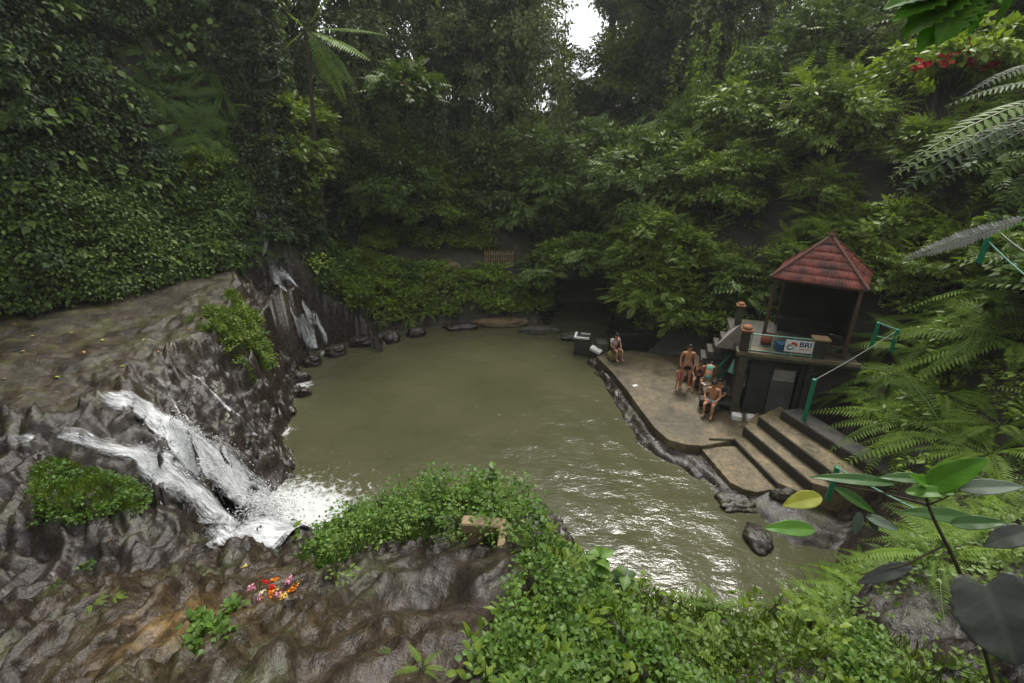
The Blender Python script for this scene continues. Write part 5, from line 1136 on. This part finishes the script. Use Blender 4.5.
def at(px,py,z=ZP): q=P(px,py,z); q.z=z; return q
OR=(.50,.24,.13); TN=(.42,.22,.14)
person(at(684,388),R(-10),'stand','bare chested man standing in dark swim shorts',OR,[('shorts',('cloth_black',(.02,.02,.025)))],s=1.0)
person(at(677,389),R(15),'stand','small child in pink standing in front of the bare chested man',OR,[('dress',('cloth_pink',(.55,.16,.22)))],s=.52)
person(at(697,387),R(-25),'sit','dark haired person sitting in dark clothes behind the teal top',TN,[('top',('cloth_maroon',(.10,.03,.04))),('shorts',('cloth_dark',(.03,.03,.04)))],hair='long',s=.98)
person(at(706,392),R(150),'bend','person bending forward with a teal top round the waist',OR,[('top',('cloth_teal',(.10,.42,.36))),('shorts',('cloth_teal',(.10,.42,.36)))],hair='long',s=.86)
person(at(710,412),R(-35),'sit','bare chested person sitting in black and white shorts nearest the pool',OR,[('shorts',('cloth_greywhite',(.35,.36,.38)))],s=1.)
person(at(717,408),R(-60),'sit','person in black clothes sitting beside the hut bench',TN,[('shirt',('cloth_black2',(.025,.03,.04))),('trousers',('cloth_black2',(.025,.03,.04)))],s=.95)
wp=at(614,361,ZP); person(wp+Vector((0,.1,.12)),R(20),'sit','woman in a pale pink top sitting alone on the far end of the terrace',TN,[('shirt',('cloth_pale',(.62,.50,.56))),('shorts',('cloth_dark',(.03,.03,.04)))],hair='long',group='bathers on the terrace',s=.92)
mb=MB(); mb.rock((0,0,0),.3,(.9,.9,.85),.12,44); o=mb.build('seat_rock',simplemat('moss_yellow',(.20,.19,.07),(.08,.08,.03),6,.9,.2,.5),None,True); o.location=wp+Vector((0,.14,.16)); tag(o,'yellow green mossy rock under the sitting woman','rock')
for (px,py,dx) in ((697,387,(.1,.1)),(710,412,(.1,.12)),(717,408,(.12,.05))):
    q=at(px,py); o=MB().rock((0,0,0),.24,(1,1,.75),.1,int(px)).build('seat_stone',M['darkstone'],None,True); o.location=q+Vector((dx[0]*.5,dx[1]*.7,.13)); tag(o,'','stone','stones people sit on')
ordlabel([o for o in C.objects if o.name.startswith('seat_stone')],'dark stone seat','under the bathers')
# kneeboard like pale slab by the bather, litter on the terrace
o=MB().box((0,0,0),(.42,.2,.03),bev=.01).build('folded_towel',flat('towel_cream',(.6,.5,.38))); o.location=at(700,391)+Vector((.1,-.25,.42)); o.rotation_euler=(.1,.1,.4); tag(o,'cream towel across the knees of the bather','towel')
o=MB().box((0,0,.01),(.28,.14,.02),.4,bev=.006).build('paper_scrap',M['white']); o.location=at(634,386); tag(o,'white scrap lying on the terrace kerb','litter')
# ------------------------------------------------------------------ haze
mb=MB(); mb.box((0,35,18.),(240,190,46.)); hz=mb.build('haze',None); m=bpy.data.materials.new('haze'); m.use_nodes=True; t=m.node_tree; t.nodes.remove(t.nodes['Principled BSDF'])
pvn=nd(t,'ShaderNodeVolumePrincipled'); pvn.inputs['Color'].default_value=(.92,.95,.93,1); pvn.inputs['Density'].default_value=.0009; pvn.inputs['Anisotropy'].default_value=.35
t.links.new(pvn.outputs[0],t.nodes['Material Output'].inputs['Volume']); hz.data.materials.append(m); tag(hz,'thin pale morning mist filling the valley','haze',kind='stuff')
# ------------------------------------------------------------------ light, sky, camera
w=bpy.data.worlds.new('World'); bpy.context.scene.world=w; w.use_nodes=True; t=w.node_tree
sk=nd(t,'ShaderNodeTexSky',sky_type='NISHITA',sun_disc=False,sun_elevation=R(60),sun_rotation=R(22),dust_density=5.,air_density=1.2,ozone_density=1.)
hs_=nd(t,'ShaderNodeHueSaturation'); hs_.inputs['Saturation'].default_value=.12
bg=t.nodes['Background']; bg.inputs['Strength'].default_value=.15
t.links.new(sk.outputs[0],hs_.inputs['Color'])
cl=mixc(t,.8,hs_.outputs[0],(3.0,3.1,3.15)); t.links.new(cl,bg.inputs['Color'])
L=bpy.data.lights.new('sun','SUN'); L.energy=1.1; L.angle=R(14); L.color=(1,.96,.9); lo=bpy.data.objects.new('sun',L); C.objects.link(lo)
el,az=R(60),R(22); dv_=Vector((math.sin(az)*math.cos(el),math.cos(az)*math.cos(el),math.sin(el)))
lo.rotation_euler=dv_.to_track_quat('Z','Y').to_euler()
cam=bpy.data.cameras.new('camera'); cam.sensor_width=36; cam.lens=F/1024*36; cam.clip_end=500; cam.clip_start=.05
co=bpy.data.objects.new('camera',cam); C.objects.link(co); co.location=(0,0,CH); co.rotation_euler=(R(90)-PT,0,0)
sc=bpy.context.scene; sc.camera=co
sc.view_settings.view_transform='Standard'; sc.view_settings.look='None'; sc.view_settings.gamma=1; sc.view_settings.use_curve_mapping=False; sc.view_settings.exposure=1.5
sc.render.engine='CYCLES'; sc.cycles.use_denoising=True
try: sc.cycles.denoiser='OPENIMAGEDENOISE'
except Exception: pass
sc.cycles.max_bounces=6; sc.cycles.diffuse_bounces=3; sc.cycles.glossy_bounces=2; sc.cycles.transmission_bounces=3; sc.cycles.transparent_max_bounces=12; sc.cycles.volume_bounces=0
sc.cycles.caustics_reflective=False; sc.cycles.caustics_refractive=False; sc.cycles.sample_clamp_indirect=6
